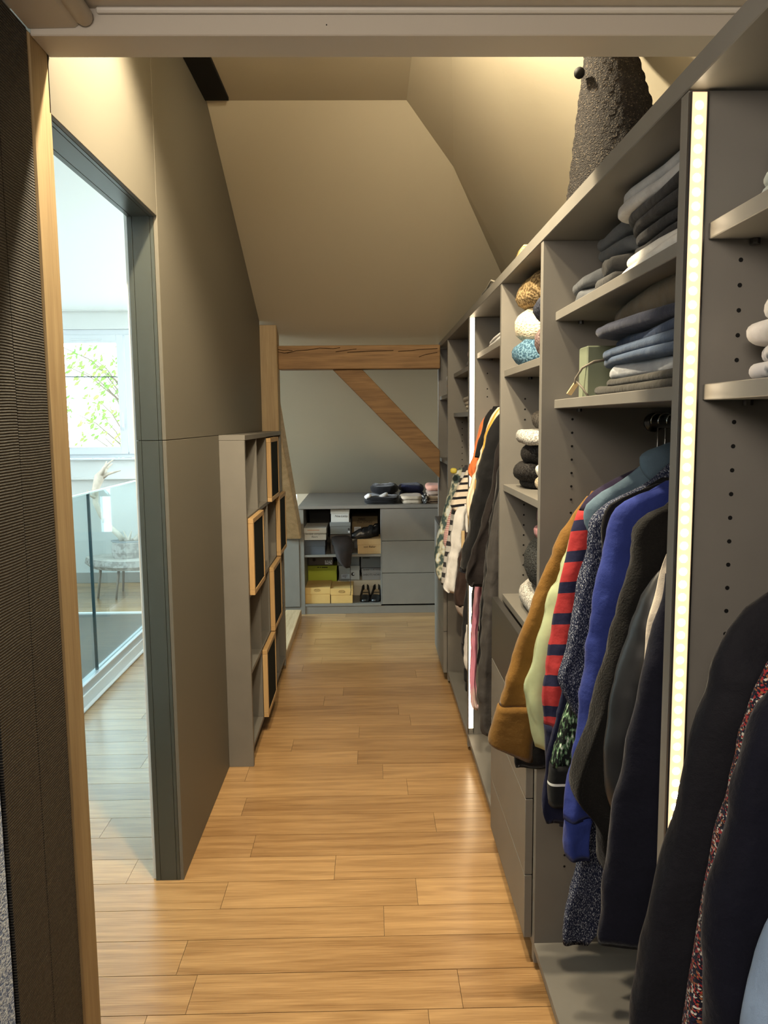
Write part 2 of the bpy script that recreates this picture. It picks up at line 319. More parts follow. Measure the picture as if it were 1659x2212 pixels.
# sloping ceilings (one closed shell): end slope, side slope, hip facet
A = (.385, 3.60, 2.604); B = (.43, 4.98, zs(4.98)); D = (1.05, 4.50, 1.87)
MB().add([(-.75, 3.296, 2.766), (.165, 3.296, 2.766), A, B, (1.05, 4.98, zs(4.98)), (1.05, 7.16, zs(7.16)), (-.75, 7.16, zs(7.16))], [(0, 1, 2, 3, 4, 5, 6)]).build('end_slope', M_PAINT, ce)
MB().add([(.165, 1.674, 2.766), (.165, 3.296, 2.766), A, D, (1.05, 1.674, 1.90)], [(0, 1, 2), (0, 2, 3, 4)]).build('side_slope', M_PAINT, ce)
MB().add([A, B, (1.05, 4.99, zs(4.98)), D], [(0, 1, 2, 3)]).build('hip_facet', M_PAINT, ce)
MB().prism([(.84, 2.10), (.89, 2.155), (.96, 2.09), (.91, 2.03)], 1.68, 3.0, 'Y').build('rafter', M_HEAD, ce)
ft = tag(bx('ceiling_shade_slot', -.6265, -.534, 1.68, 3.262, 2.752, 2.7655, M_BLACK, None, .001), 'black strip box under the ceiling along the partition wall', 'ceiling strip')
wr = struct(bx('wall_right', 1.02, 1.05, -2.6, 7.2, 0, 2.35, M_PAINT, None, 0), 'taupe wall behind the wardrobe')
wb = struct(bx('wall_back', -2.6, 1.05, -2.62, -2.6, 0, 2.30, M_PAINT, None, 0), 'wall behind the viewpoint')
struct(bx('wall_front', -.66, 1.05, 7.15, 7.18, 0, .95, M_PAINT, None, 0), 'low knee wall behind the worktop')
# exposed timber frame
tag(MB().prism([(4.68, 0), (4.80, 0), (4.80, 2.012), (4.68, 2.062)], -.632, -.530, 'X').build('timber_post', M_OAKZ, None, bevel=.004), 'upright oak post at the end of the partition wall', 'post')
bmb = thing('timber_beam', (-.05, 4.79, 1.88), 'horizontal cracked oak beam under the sloping ceiling', 'beam')
MB().box(-.530, .428, 4.735, 4.85, 1.808, 1.946).build('beam_body', M_OAK, bmb, bevel=.004)
M_CRACK = mat('crack_shadow', (.02, .010, .004), .9, spec=.1)
ck = MB()
for q in ([(-0.531,1.924),(-0.499,1.919),(-0.471,1.921),(-0.444,1.916)], [(-0.477,1.903),(-0.422,1.916),(-0.354,1.920),(-0.286,1.931),(-0.204,1.927),(-0.163,1.932)], [(-0.191,1.908),(-0.136,1.916),(-0.067,1.924)], [(-0.122,1.905),(-0.013,1.910),(0.056,1.912),(0.151,1.914)], [(0.179,1.908),(0.261,1.913),(0.302,1.918),(0.412,1.923)], [(0.302,1.875),(0.338,1.888),(0.412,1.901)], [(-0.531,1.911),(-0.491,1.903),(-0.450,1.910)]):
    for (xa, za), (xb, zb) in zip(q, q[1:]): ck.add([(xa, 4.7335, za - .0016), (xb, 4.7335, zb - .0018), (xb, 4.7335, zb + .0016), (xa, 4.7335, za + .0018), (xa, 4.75, za), (xb, 4.75, zb)], [(0, 1, 2, 3), (0, 4, 5, 1), (3, 2, 5, 4)])
tag(ck.build('drying_cracks', M_CRACK, bmb), kind='stuff')
tag(MB().prism([(-.213, 1.808), (-.036, 1.808), (.428, 1.32), (.428, 1.153)], 4.76, 4.84, 'Y').build('diagonal_brace', M_OAK, None, bevel=.004), 'slanting oak brace below the beam on the white wall', 'brace')
tag(MB().prism([(4.805, 1.63), (6.20, .607), (6.0, .607), (4.805, 1.42)], -.705, -.532, 'X').build('timber_strut', M_OAKP, None, bevel=.004), 'slanting oak strut beside the shoe cabinet', 'strut')
tag(bx('timber_sill', -.655, -.535, 4.76, 5.965, 0, .06, M_OAKP, None, .004), 'low pale oak sill on the floor past the display rack', 'sill')
# ------------------------------------------------------------------ bright landing seen through the doorway
bx('lower_floor', -3.6, -1.6, .0, 6.19, -2.62, -2.6, M_FLOOR, fl, 0)
fb = struct(MB().box(-1.60, -1.52, 1.0, 6.19, -.3, .0).box(-3.4, -1.5, 6.19, 6.25, -.3, -.001).build('trim_3', M_WHITE), 'white edging of the stair void')
wf = struct(MB().box(-4.4, -2.92, 7.4, 7.5, -2.6, 2.55).box(-1.3, -.66, 7.4, 7.5, -.3, 2.55).box(-2.92, -1.3, 7.4, 7.5, -2.6, 1.17).box(-2.92, -1.3, 7.4, 7.5, 2.36, 2.55).build('wall_far', M_WHITE), 'white window wall of the landing')
MB().box(-3.4, -.7, 7.345, 7.4, .985, 1.003).build('ledge', M_WHITE, wf, bevel=.002)
MB().box(-3.4, -.7, 7.355, 7.4, 1.165, 1.18).build('window_board', M_PVC, wf, bevel=.002)
MB().box(-3.4, -.7, 7.30, 7.4, 2.515, 2.55).build('cornice', M_WHITE, wf)
struct(bx('baseboard_far', -3.4, -.7, 7.385, 7.4, 0, .10, mat('grey_baseboard', (.45, .43, .40), .5), None, .002), 'grey baseboard of the landing')
struct(MB().box(-.73, -.715, 2.47, 4.66, 0, 2.9).box(-.77, -.75, -2.6, 1.575, 0, 2.34).build('wall_landing', M_WHITE), 'white landing side of the partition')
sc = struct(MB().add([(-4.4, 7.3, 2.52), (-.70, 7.3, 2.52), (-.70, 4.9, 3.19), (-4.4, 4.9, 3.19)], [(0, 1, 2, 3)]).box(-4.4, -.72, 4.55, 4.9, 3.08, 3.25).box(-4.4, -.72, 1.0, 4.55, 3.19, 3.25).build('ceiling_landing', M_WHITE), 'white sloping ceiling of the landing')
struct(MB().box(-4.45, -4.4, .9, 4.5, -2.6, 3.2).box(-4.45, -4.4, 5.4, 7.5, -2.6, 3.2).box(-4.45, -4.4, 4.5, 5.4, -2.6, 1.1).box(-4.45, -4.4, 4.5, 5.4, 2.35, 3.2).box(-4.45, -.78, .85, .9, -2.6, 3.25).build('wall_stair', M_WHITE), 'white stair wall of the landing')
# window
M_PANE = glass('window_glass', (.97, .99, .98))
wn = thing('window_1', (-2.1, 7.43, 1.18), 'white casement window of the landing', None); wn['kind'] = 'structure'
fr = MB().box(-2.8598, -1.3602, 7.42, 7.48, 1.18, 1.235).box(-2.8598, -1.3602, 7.42, 7.48, 2.30, 2.36).box(-2.92, -2.86, 7.41, 7.48, 1.18, 2.36).box(-1.36, -1.30, 7.41, 7.48, 1.18, 2.36).build('window_frame', M_PVC, wn, bevel=.004)
def sash(x0, x1):
    s = MB().box(x0 + .0652, x1 - .0652, 7.40, 7.46, 1.215, 1.285).box(x0 + .0652, x1 - .0652, 7.40, 7.46, 2.235, 2.31).box(x0, x0 + .065, 7.40, 7.46, 1.215, 2.31).box(x1 - .065, x1, 7.40, 7.46, 1.215, 2.31).build('sash', M_PVC, wn, bevel=.004)
    bx('pane', x0 + .06, x1 - .06, 7.425, 7.432, 1.28, 2.24, M_PANE, s, 0); return s
s1 = sash(-2.90, -2.245); s2 = sash(-2.235, -1.34)
bx('air_vent', -2.72, -2.44, 7.39, 7.402, 2.262, 2.276, M_PVC, s1, .003)
MB().box(-2.285, -2.265, 7.385, 7.40, 1.44, 1.50).box(-2.283, -2.267, 7.365, 7.38, 1.46, 1.60).box(-2.28, -2.27, 7.37, 7.40, 1.468, 1.48).build('window_handle', M_PVC, s1, bevel=.003)
# garden beyond the window
M_LEAF = mat('leaf_green', (.22, .50, .07), .6, spec=.2, var=.4, vscale=3)
mN, mL = nt(M_LEAF); mN['Principled BSDF'].inputs['Subsurface Weight'].default_value = 0
tw = thing('garden_tree', (-3.6, 12.0, 1.5), 'loose green tree outside the landing window', 'tree')
lf = MB(); br = MB(); r2 = random.Random(9)
br.tube([(-3.6, 12.0, -3), (-3.55, 12, 0), (-3.7, 12.0, 1.6), (-3.5, 12.1, 3.2)], [.08, .07, .05, .03], 8)
for k in range(34):
    cx, cz = r2.uniform(-4.9, -2.6), r2.uniform(.7, 3.2); cy = r2.uniform(11.2, 12.8)
    br.tube([(-3.6, 12, max(.2, cz - .7)), ((cx - 3.6) / 2, (cy + 12) / 2, cz - .25), (cx, cy, cz)], [.014, .009, .004], 5)
    for j in range(r2.randint(18, 46)):
        p = Vector((cx + r2.gauss(0, .10), cy + r2.gauss(0, .10), cz + r2.gauss(0, .16))); n = Vector((r2.gauss(0, 1), r2.gauss(0, 1), r2.gauss(0, 1))).normalized(); a = n.orthogonal().normalized(); b = n.cross(a); s = r2.uniform(.022, .042)
        lf.add([p - a * s * 1.7, p + b * s * .7 + n * s * .2, p + a * s * 1.7, p - b * s * .7 + n * s * .2], [(0, 1, 2, 3)])
br.build('branch', mat('bark', (.16, .12, .08), .9), tw, smooth=True); tag(lf.build('leaves', M_LEAF, tw), kind='stuff')
tag(MB().tube([(-6, 9.2, 2.06), (-2.8, 9.2, 2.03), (0, 9.2, 2.08)], [.006] * 3, 6).build('overhead_cable', M_BLACK), 'thin black cable outside the landing window', 'cable')
# glass balustrade
M_GLASS = glass('rail_glass', (.86, .95, .96))
gb = thing('glass_balustrade', (-1.55, 4.3, 0), 'frameless glass balustrade in a white floor channel on the landing', 'balustrade')
for a, b in ((1.6, 2.95), (2.955, 4.345), (4.355, 6.10)):
    g = bx('glass_pane', -1.556, -1.544, a, b, .12, 1.118, M_GLASS, gb, 0)
    bx('polished_edge', -1.5565, -1.5435, a, b, 1.118, 1.126, mat('edge_glass', (.80, .95, .92), .2), g, 0)
bx('dark_joint', -1.557, -1.543, 4.343, 4.357, .12, 1.118, mat('joint_glass', (.02, .07, .09), .3), gb, 0)
bx('floor_channel', -1.575, -1.525, 1.6, 6.10, 0, .12, M_ALU, gb, .003); bx('channel_cover', -1.525, -1.515, 1.6, 6.10, .0, .075, M_WHITE, gb, .003)
bx('quarter_moulding', -1.515, -1.495, 1.6, 6.10, .0, .018, M_WHITE, gb, .006)
# log table with stump and antlers
M_LOG = speck('grey_bark', (.34, .31, .28), (.50, .47, .43), 30, .5, (1, 1, 1), .8)
M_CUT = mat('cut_wood', (.55, .50, .44), .7, var=.15, vscale=14)
ty = 6.85
lt = thing('log_table', (-2.2, ty, 0), 'low live edge log slab table on thin splayed legs behind glass', 'table')
def blob(rx, ry, n=28, s=0): return [(rx * math.cos(t) * (1 + .07 * math.sin(3 * t + s) + .03 * math.sin(7 * t)), ry * math.sin(t) * (1 + .07 * math.sin(3 * t + s))) for t in [2 * math.pi * i / n for i in range(n)]]
def slab(name, c, rx, ry, z0, z1, m, par, s=0):
    pl = blob(rx, ry, 28, s); n = len(pl); vs = []
    for z, k in ((z0, .90), (z0 + (z1 - z0) * .4, 1.0), (z1, .97)): vs += [(c[0] + x * k, c[1] + y * k, z) for x, y in pl]
    fs = [(r * n + i, r * n + (i + 1) % n, (r + 1) * n + (i + 1) % n, (r + 1) * n + i) for r in range(2) for i in range(n)] + [tuple(range(n)), tuple(range(2 * n, 3 * n))]
    return MB().add(vs, fs).build(name, m, par, smooth=False)
slab('log_slab', (-2.08, ty), .42, .24, .255, .335, M_LOG, lt); slab('slab_top', (-2.08, ty), .405, .23, .335, .340, M_CUT, lt)
for lx, ly in ((-2.33, -.10), (-2.16, -.14), (-1.88, -.08), (-2.2, .12)):
    MB().tube([(lx, ty + ly, .26), (lx - .025, ty + ly * 1.25, 0)], [.013, .009], 8).build('leg', mat('leg_wood', (.30, .24, .19), .5), lt, smooth=True)
sp = thing('stump_stand', (-2.10, ty, .34), 'short sawn stump carrying the antlers on the log table', 'stump')
slab('bark', (-2.10, ty), .165, .13, .34, .47, M_LOG, sp, 1.3); slab('sawn_face', (-2.10, ty), .155, .122, .47, .474, M_CUT, sp, 1.3); slab('mount_plate', (-2.10, ty), .17, .10, .474, .484, mat('plate', (.25, .27, .28), .5), sp, .4)
M_ANT = mat('antler_bone', (.66, .58, .47), .6, var=.2, vscale=12, bump=.2)
def antler(side):
    a = MB(); X = lambda x: -2.10 + side * x
    main = [(.05, .485), (.09, .53), (.17, .60), (.25, .70), (.30, .81), (.305, .92), (.27, 1.03), (.215, 1.11)]
    a.tube([(X(x), ty - .02 + .02 * i, z) for i, (x, z) in enumerate(main)], [.026, .024, .022, .022, .024, .030, .045, .020], 10)
    a.tube([(X(.05), ty, .485), (X(-.01), ty - .04, .50), (X(-.035), ty - .05, .575)], [.02, .015, .004], 8)
    a.tube([(X(.215), ty, .655), (X(.19), ty - .05, .70), (X(.155), ty - .07, .715)], [.017, .011, .004], 8)
    for dx, dz, y in ((.11, .0, 0), (.03, .06, .03), (-.03, .08, .06), (.06, .10, -.03)): a.tube([(X(.27), ty + .1, 1.02), (X(.23 - dx * .3), ty + .1 + y, 1.06 + dz * .6), (X(.19 - dx), ty + .1 + y, 1.09 + dz)], [.03, .014, .004], 8)
    a.tube([(X(.30), ty + .05, .86), (X(.33), ty + .02, .88), (X(.345), ty + .0, .93)], [.016, .011, .004], 8)
    return a
aa = thing('antler_pair', (-2.10, ty, .485), 'pair of large bleached deer antlers on the stump', 'antlers')
for sd in (-1, 1): antler(sd).build('antler', M_ANT, aa, smooth=True)
# ------------------------------------------------------------------ display rack on the left wall
rk = thing('display_rack', (-.57, 4.0, 0), 'shallow grey pigeonhole rack on the partition wall', 'rack')
ys = [3.335, 3.675, 4.010, 4.345, 4.655]; zr = [.09, .425, .762, 1.098, 1.425]
bx('end_panel', -.627, -.520, 3.312, 3.335, 0, 1.4245, M_CAB, rk); bx('end_panel', -.627, -.520, 4.655, 4.677, 0.03, 1.4245, M_CAB, rk)
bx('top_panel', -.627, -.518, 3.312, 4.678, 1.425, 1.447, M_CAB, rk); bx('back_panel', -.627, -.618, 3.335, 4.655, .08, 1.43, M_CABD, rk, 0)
bx('plinth', -.615, -.545, 3.40, 4.64, 0, .07, M_DARKCAB, rk)
for z in zr[:-1]: bx('shelf', -.618, -.522, 3.335, 4.655, z - .018, z, M_CAB, rk)
for y in ys[1:-1]: bx('divider', -.618, -.522, y - .005, y + .005, .09, 1.425, M_CAB, rk)
M_FELT = mat('black_felt', (.010, .014, .013), .9, spec=.15)
cells = {(2, 3): 'topmost framed black square in the display rack', (0, 2): 'framed black square nearest the front of the display rack', (3, 2): 'framed black square in the last column of the display rack', (2, 1): 'framed black square two below the top one in the display rack', (1, 0): 'framed black square lowest in the display rack'}
for (ci, ri), lab in cells.items():
    y0, y1, z0, z1 = ys[ci] - .010, ys[ci + 1] + .004, zr[ri] - .002, zr[ri + 1] - .006
    if ci == 0: y0 = ys[0] + .002
    t = thing('framed_panel', (-.52, (y0 + y1) / 2, z0), lab, 'framed panel', 'framed black squares in the display rack')
    bx('frame_side', -.5195, -.4965, y0, y0 + .022, z0 + .022, z1 - .022, M_FRAME, t); bx('frame_side', -.5195, -.4965, y1 - .022, y1, z0 + .022, z1 - .022, M_FRAME, t)
    bx('frame_rail', -.5195, -.4965, y0, y1, z0, z0 + .0215, M_FRAME, t); bx('frame_rail', -.5195, -.4965, y0, y1, z1 - .0215, z1, M_FRAME, t)
    bx('black_board', -.5195, -.4995, y0 + .0225, y1 - .0225, z0 + .022, z1 - .022, M_FELT, t, 0)
# ------------------------------------------------------------------ fitted wardrobe
TOPZ = 1.97; BK = 1.0
tag(bx('wardrobe_cornice', FX - .002, 1.015, .25, 4.985, 1.938, TOPZ, M_CAB, None, .0015), 'long grey top board running over all the wardrobe bays', 'top board')
GRP = None
def holes(par, x, y, zs_):
    m = MB()
    for z in zs_:
        for xx in (x, ): m.cyl((xx, y - .0006, z), (xx, y + .0006, z), .0032, 8)
    tag(m.build('pin_holes', M_BLACK, par), kind='stuff')
def unit(ya, yb, label, shelves, drawers=None, rail=None, th=.026, shx=.468, near_panel=False, bottom=True, holez=None):
    """one bay: far side panel, back, floor board, shelves, drawers, hanging rail; ya..yb is the clear width"""
    t = thing('wardrobe_unit', (.72, (ya + yb) / 2, 0), label, 'wardrobe')
    bx('side_panel', FX, BK, yb, yb + th, .02, 1.938, M_CAB, t)
    if near_panel: bx('side_panel', FX, BK, ya - th, ya, .02, 1.938, M_CAB, t)
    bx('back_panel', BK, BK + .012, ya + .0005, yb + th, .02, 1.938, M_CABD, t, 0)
    bx('plinth', .47, .485, ya, yb, 0, .055, M_DARKCAB, t)
    if bottom: bx('bottom_panel', FX, BK, ya + .0005, yb - .0005, .057, .08, M_CAB, t)
    for z in shelves:
        s = bx('shelf', shx, BK, ya + .001, yb - .001, z - .022, z, M_CAB, t)
        for y in (ya + .008, yb - .008): MB().cyl((.53, y, z - .030), (.53, y, z - .0225), .007, 8).build('shelf_pin', M_METAL, s)
    if holez is not None: holes(t, .515, yb, holez)
    if drawers:
        for i, (z0, z1, m) in enumerate(drawers):
            d = bx('drawer', .413, FX - .001, ya + .002, yb + .018, z0, z1, m, t)
            MB().box(FX + .01, .9, ya + .02, yb - .02, z0 + .02, z1 - .04).build('drawer_box', M_CABD, d)
    if rail:
        r = MB().cyl((.72, ya + .001, rail), (.72, yb - .001, rail), .0125, 14)
        r.cyl((.72, ya, rail), (.72, ya + .008, rail), .024, 14); r.cyl((.72, yb - .008, rail), (.72, yb, rail), .024, 14); r.build('hanging_rail', M_METAL, t, smooth=True)
    return t
M_STRIP = mat('strip_diffuser', (.25, .2, .14), .5, emit=(1.0, .70, .38), estr=1.25)
M_DIODE = mat('diode_glow', (1, .9, .75), .5, emit=(1.0, .80, .52), estr=34)
M_STRIP2 = mat('strip_bright', (.95, .9, .8), .5, emit=(1.0, .78, .50), estr=9.0)
def led(par, y, z0, z1, x0, x1, pitch, dots=True):
    """lit strip let into the front edge of a side panel, facing the viewer's end of the bay"""
    s = bx('light_strip', x0, x1, y - .004, y, z0, z1, M_STRIP if dots else M_STRIP2, par, 0)
    bx('strip_channel', x1, x1 + .002, y - .006, y, z0 - .02, z1, M_METAL, s, 0); bx('strip_channel', x0 - .0035, x0 - .0005, y - .006, y, z0 - .02, z1, M_DARKCAB, s, 0)
    if dots:
        d = MB(); z = z0 + pitch / 2; xc = (x0 + x1) / 2
        while z < z1:
            n = 10; R = .0058; vs = [(xc + R * math.cos(2 * math.pi * k / n), y - .0042, z + R * math.sin(2 * math.pi * k / n)) for k in range(n)] + [(xc + R * .6 * math.cos(2 * math.pi * k / n), y - .0058, z + R * .6 * math.sin(2 * math.pi * k / n)) for k in range(n)]
            d.add(vs, [(k, (k + 1) % n, n + (k + 1) % n, n + k) for k in range(n)] + [tuple(range(n, 2 * n))]); z += pitch
        tag(d.build('diode', M_DIODE, s), kind='stuff')
pr = lambda a, b, s: [a + s * i for i in range(int((b - a) / s) + 1)]
u0 = unit(.28, 1.108, 'nearest wardrobe bay with a dotted light strip and dark coats', [1.765, 1.547], rail=1.47, near_panel=True, holez=pr(.95, 1.50, .034) + pr(1.58, 1.72, .034))
led(u0, 1.108, .15, 1.934, .4385, .4585, .0187)
u1 = unit(1.134, 1.995, 'wardrobe bay with folded jeans above the red striped jumper', [1.765, 1.549], rail=1.49, holez=pr(1.16, 1.50, .034) + pr(.30, .42, .032))
u2 = unit(2.021, 2.605, 'wardrobe bay of folded sweaters above four drawers', [1.661, 1.288, .917], drawers=[(.076, .259, M_CAB), (.262, .478, M_CAB), (.481, .689, M_CAB), (.692, .903, M_DARKCAB)], shx=.445, holez=pr(1.33, 1.60, .034) + pr(.98, 1.26, .034))
u3 = unit(2.631, 3.438, 'wardrobe bay with black coats beside the second light strip', [1.784], rail=1.50, holez=[1.60, 1.634, 1.70])
led(u3, 3.438, .11, 1.936, .4385, .4585, .0187, False)
u4 = unit(3.464, 4.355, 'wardrobe bay with printed shirts past the second light strip', [1.753, 1.540], rail=1.36, holez=pr(1.25, 1.5, .034))
u5 = unit(4.381, 4.955, 'last wardrobe bay with grey drawers near the slanting brace', [1.648, 1.270], drawers=[(.06, .30, M_CAB), (.303, .59, M_CAB), (.593, .876, M_CAB)], shx=.445)
bx('inner_top', .413, .96, 4.381, 4.955, .878, .898, M_DARKCAB, u5)
# ------------------------------------------------------------------ hanging clothes
def lerp(tab, z):
    """tab sorted from top to bottom: [(z, a, b)]"""
    if z >= tab[0][0]: return tab[0][1:]
    for p, q in zip(tab, tab[1:]):
        if q[0] <= z <= p[0]:
            t = (p[0] - z) / max(1e-6, p[0] - q[0]); return tuple(a + (b - a) * t for a, b in zip(p[1:], q[1:]))
    return tab[-1][1:]
def drape(name, tab, Y, ry, m, parent, folds=4, amp=.006, seed=0, n=36, step=.014, sx=.7, ytab=None, ragged=0, skew=0, taper=True):
    """cloth hung in horizontal rings: tab = [(z, xLeft, xRight)] from top to bottom"""
    tab = sorted(tab, key=lambda q: -q[0]); z1, z0 = tab[0][0], tab[-1][0]; k = max(6, int((z1 - z0) / step)); rings = []; vs = []; fs = []; uv = []
    zz = [z1 - (z1 - z0) * i / k for i in range(k + 1)]
    cols = [lerp(tab, z) for z in zz]
    for _ in range(2): cols = [cols[0]] + [tuple((a + 2 * b + c) / 4 for a, b, c in zip(cols[i - 1], cols[i], cols[i + 1])) for i in range(1, k)] + [cols[-1]]
    L = 0
    for i, z in enumerate(zz):
        xl, xr = cols[i]; rx = max(.004, (xr - xl) / 2); cx = (xl + xr) / 2; t = i / k
        r_y = min(ry, rx * 1.1) * (min(1.0, .35 + 4 * t) if taper else 1)
        if i: L += math.hypot(z - zz[i - 1], xl - cols[i - 1][0])
        for j in range(n):
            th = 2 * math.pi * j / n; c, s = math.cos(th), math.sin(th)
            x = cx + rx * math.copysign(abs(c) ** sx, c); y = r_y * math.copysign(abs(s) ** .8, s)
            ph = folds * th + seed * 2.1 + 1.3 * noise.noise(Vector((seed * 3.1, z * 3.0, 0.3)))
            y += amp * (.25 + .75 * t) * math.sin(ph) * (abs(s) ** .5) + amp * .7 * noise.noise(Vector((x * 14, z * 9, seed * 5.3)))
            wr = noise.noise(Vector((x * 9 + seed, (z + .35 * x) * 34, seed * 1.9))) * max(0, noise.noise(Vector((seed * 4.4, z * 5, 1.0))) + .35)
            y += amp * .8 * wr * (1 if s > 0 else -1); x += amp * .9 * wr * (1 if c > 0 else -1)
            x += amp * .9 * noise.noise(Vector((seed * 9.1, z * 16, th)))
            dz = -skew * (x - cx) * t ** 4 + (ragged * noise.noise(Vector((x * 40, y * 40, seed))) if i == k else 0)
            vs.append((x, Y + y, z + dz)); uv.append((j / n, L))
    for i in range(k):
        for j in range(n): fs.append((i * n + j, i * n + (j + 1) % n, (i + 1) * n + (j + 1) % n, (i + 1) * n + j))
    c0 = len(vs); vs.append((sum(v[0] for v in vs[:n]) / n, Y, z1 + .004)); uv.append((.5, 0)); fs += [(c0, (j + 1) % n, j) for j in range(n)]
    b = k * n; mx = sum(v[0] for v in vs[b:b + n]) / n
    ins = len(vs)
    for j in range(n):
        v = vs[b + j]; vs.append((mx + (v[0] - mx) * .82, Y + (v[1] - Y) * .7, v[2] + .018)); uv.append(uv[b + j])
    fs += [(b + j, b + (j + 1) % n, ins + (j + 1) % n, ins + j) for j in range(n)] + [tuple(range(ins, ins + n))]
    return MB().add(vs, fs, uv).build(name, m, parent, smooth=True)
M_HANG = mat('black_hanger', (.012, .012, .012), .4); M_HANGY = mat('lime_hanger', (.62, .66, .06), .4); M_HANGW = mat('white_hanger', (.72, .68, .60), .4)
def hanger(Y, zneck, zrail, m, label, span=.19, drop=.07, x=.72, group='hangers on the wardrobe rails'):
    t = thing('clothes_hanger', (x, Y, zrail), label, 'hanger', group)
    r = .018; pts = [(x + r * math.cos(a), Y, zrail + .004 + r * math.sin(a)) for a in [math.radians(d) for d in range(200, -91, -29)]] + [(x, Y, zneck + .01)]
    MB().tube(pts, [.0022] * len(pts), 6).build('hook', M_CHROME, t, smooth=True)
    MB().tube([(x - span, Y, zneck - drop), (x - span * .5, Y, zneck - drop * .35), (x, Y, zneck), (x + span * .5, Y, zneck - drop * .35), (x + span, Y, zneck - drop)], [.005, .0075, .009, .0075, .005], 8).build('hanger_arm', m, t, smooth=True)
    return t
def garment(name, cat, label, Y, outline, w0, w1, hem, m, ry=.032, folds=4, amp=.006, seed=1, body_m=None, bx0=.10, bfolds=6, cuff=None, ragged=0, skew=0, hang=M_HANG, hlabel=None, body=True, zrail=None, xr=.93, group=None, sleeve_m=None, yoke=None):
    """outline = aisle-side silhouette [(x, z)] from shoulder to cuff; a body hangs behind it from the hanger"""
    o = sorted(outline, key=lambda q: -q[1]); zt, zb = o[0][1], o[-1][1]
    t = thing(name, (.70, Y, 0), label, cat, group)
    tab = [(z, x, x + w0 + (w1 - w0) * ((zt - z) / max(.01, zt - zb)) ** .7) for x, z in o]
    if cuff:
        zc, cm, grow = cuff
        if yoke: drape('shoulder', [q for q in tab if q[0] > yoke[0]] + [(yoke[0], *lerp(tab, yoke[0]))], Y, ry + .001, yoke[1], t, folds, amp, seed); tab2 = [(yoke[0] + .003, *lerp(tab, yoke[0]))] + [q for q in tab if q[0] < yoke[0]]
        else: tab2 = tab
        top = [q for q in tab2 if q[0] > zc] + [(zc, *lerp(tab, zc))]; low = [(zc + .004, *[v + d for v, d in zip(lerp(tab, zc), (-grow, grow))])] + [(q[0], q[1] - grow, q[2] + grow) for q in tab if q[0] < zc]
        drape('sleeve', top, Y, ry, sleeve_m or m, t, folds, amp, seed, skew=0, taper=not yoke); drape('cuff', low, Y, ry + grow, cm, t, folds, amp * .6, seed, skew=skew, taper=False)
    elif yoke:
        zy, ym = yoke; drape('shoulder', [q for q in tab if q[0] > zy] + [(zy, *lerp(tab, zy))], Y, ry + .001, ym, t, folds, amp, seed); drape('sleeve', [(zy + .003, *lerp(tab, zy))] + [q for q in tab if q[0] < zy], Y, ry, sleeve_m or m, t, folds, amp, seed, taper=False)
    else: drape('sleeve', tab, Y, ry, sleeve_m or m, t, folds, amp, seed, ragged=ragged, skew=skew)
    if body:
        bt = []; z = zt + .012
        while z > hem:
            xl = lerp([(q[1], q[0]) for q in o], z)[0]; mx = .72
            if z > zt - .16: a = max(.46, min(xl + .012, mx - .05)); k = (zt + .012 - z) / .172; bt.append((z, min(a, mx - .05 - .12 * k), mx + .05 + .13 * k))
            else: bt.append((z, max(xl + bx0, .47 if z > .9 else .45), xr))
            z -= .03
        bt.append((hem, bt[-1][1], xr))
        drape('body', bt, Y + .006, min(ry, .026), body_m or m, t, bfolds, amp, seed + 3, n=40, step=.03)
    if hang: hanger(Y + .004, zt + .012, zrail or 1.49, hang, hlabel or 'hanger inside the ' + name.replace('_', ' '), .13, .085)
    return t
CORD = cloth('brown_corduroy', (.19, .095, .019), .8, 350, .3, sheen=.15)
CORDD = cloth('brown_corduroy_cuff', (.175, .088, .018), .8, 350, .3, sheen=.15)
BLACK = cloth('black_cloth', (.008, .008, .009), .9, sheen=.15)
SATIN = mat('sage_satin', (.42, .47, .27), .32, spec=.5, var=.15, vscale=12, bump=.5, bscale=16)
RED = striped('red_navy_stripe', (.36, .030, .032), (.012, .014, .045), .0745, .36, offset=.42, slant=.5)
NAVYK = cloth('navy_knit', (.010, .012, .035), .9)
PURP = cloth('plum_knit', (.020, .014, .035), .9)
DENIM = cloth('denim_shirt', (.095, .145, .19), .85, 700, .4)
TWEED = speck('navy_white_tweed', (.012, .017, .045), (.42, .45, .52), 420, .60, (1.6, 1, .6), .9, .95)
PALM = speck('palm_print', (.006, .008, .008), (.16, .30, .16), 75, .56, (2.0, 2, .8), .2, .7, (.7, .72, .66))
BLUE = cloth('cobalt_knit', (.024, .039, .20), .85, sheen=.08)
BLUE2 = cloth('cobalt_rib', (.024, .041, .21), .85, sheen=.08)
FUZZ = cloth('black_fuzzy', (.008, .0075, .007), .95, 260, 1.0, sheen=.1)
CHAR = mat('charcoal_sheen', (.013, .014, .016), .45, spec=.5, var=.2, vscale=5, bump=.4, bscale=9)
ECRU = cloth('ecru_linen', (.60, .53, .43), .8)
NAVY = cloth('midnight_wool', (.006, .0065, .014), .8, sheen=.1, spec=.15)
garment('black_jacket', 'jacket', 'black jacket hanging behind the brown corduroy sleeve', 1.955, [(0.583,1.287),(0.527,1.158),(0.459,1.003),(0.413,0.821),(0.377,0.673),(0.363,0.623),(0.370,0.604)], .16, .10, .60, BLACK, .016, seed=2, hlabel='black hanger nearest the far panel above the corduroy jacket')
garment('corduroy_jacket', 'jacket', 'mustard brown corduroy jacket with a broad stitched cuff', 1.905, [(0.531,1.313),(0.494,1.264),(0.454,1.198),(0.422,1.110),(0.375,0.982),(0.336,0.855),(0.309,0.750),(0.293,0.686),(0.299,0.664)], .15, .105, .62, CORD, .024, seed=4, cuff=(.785, CORDD, .003), skew=.45, amp=.005)
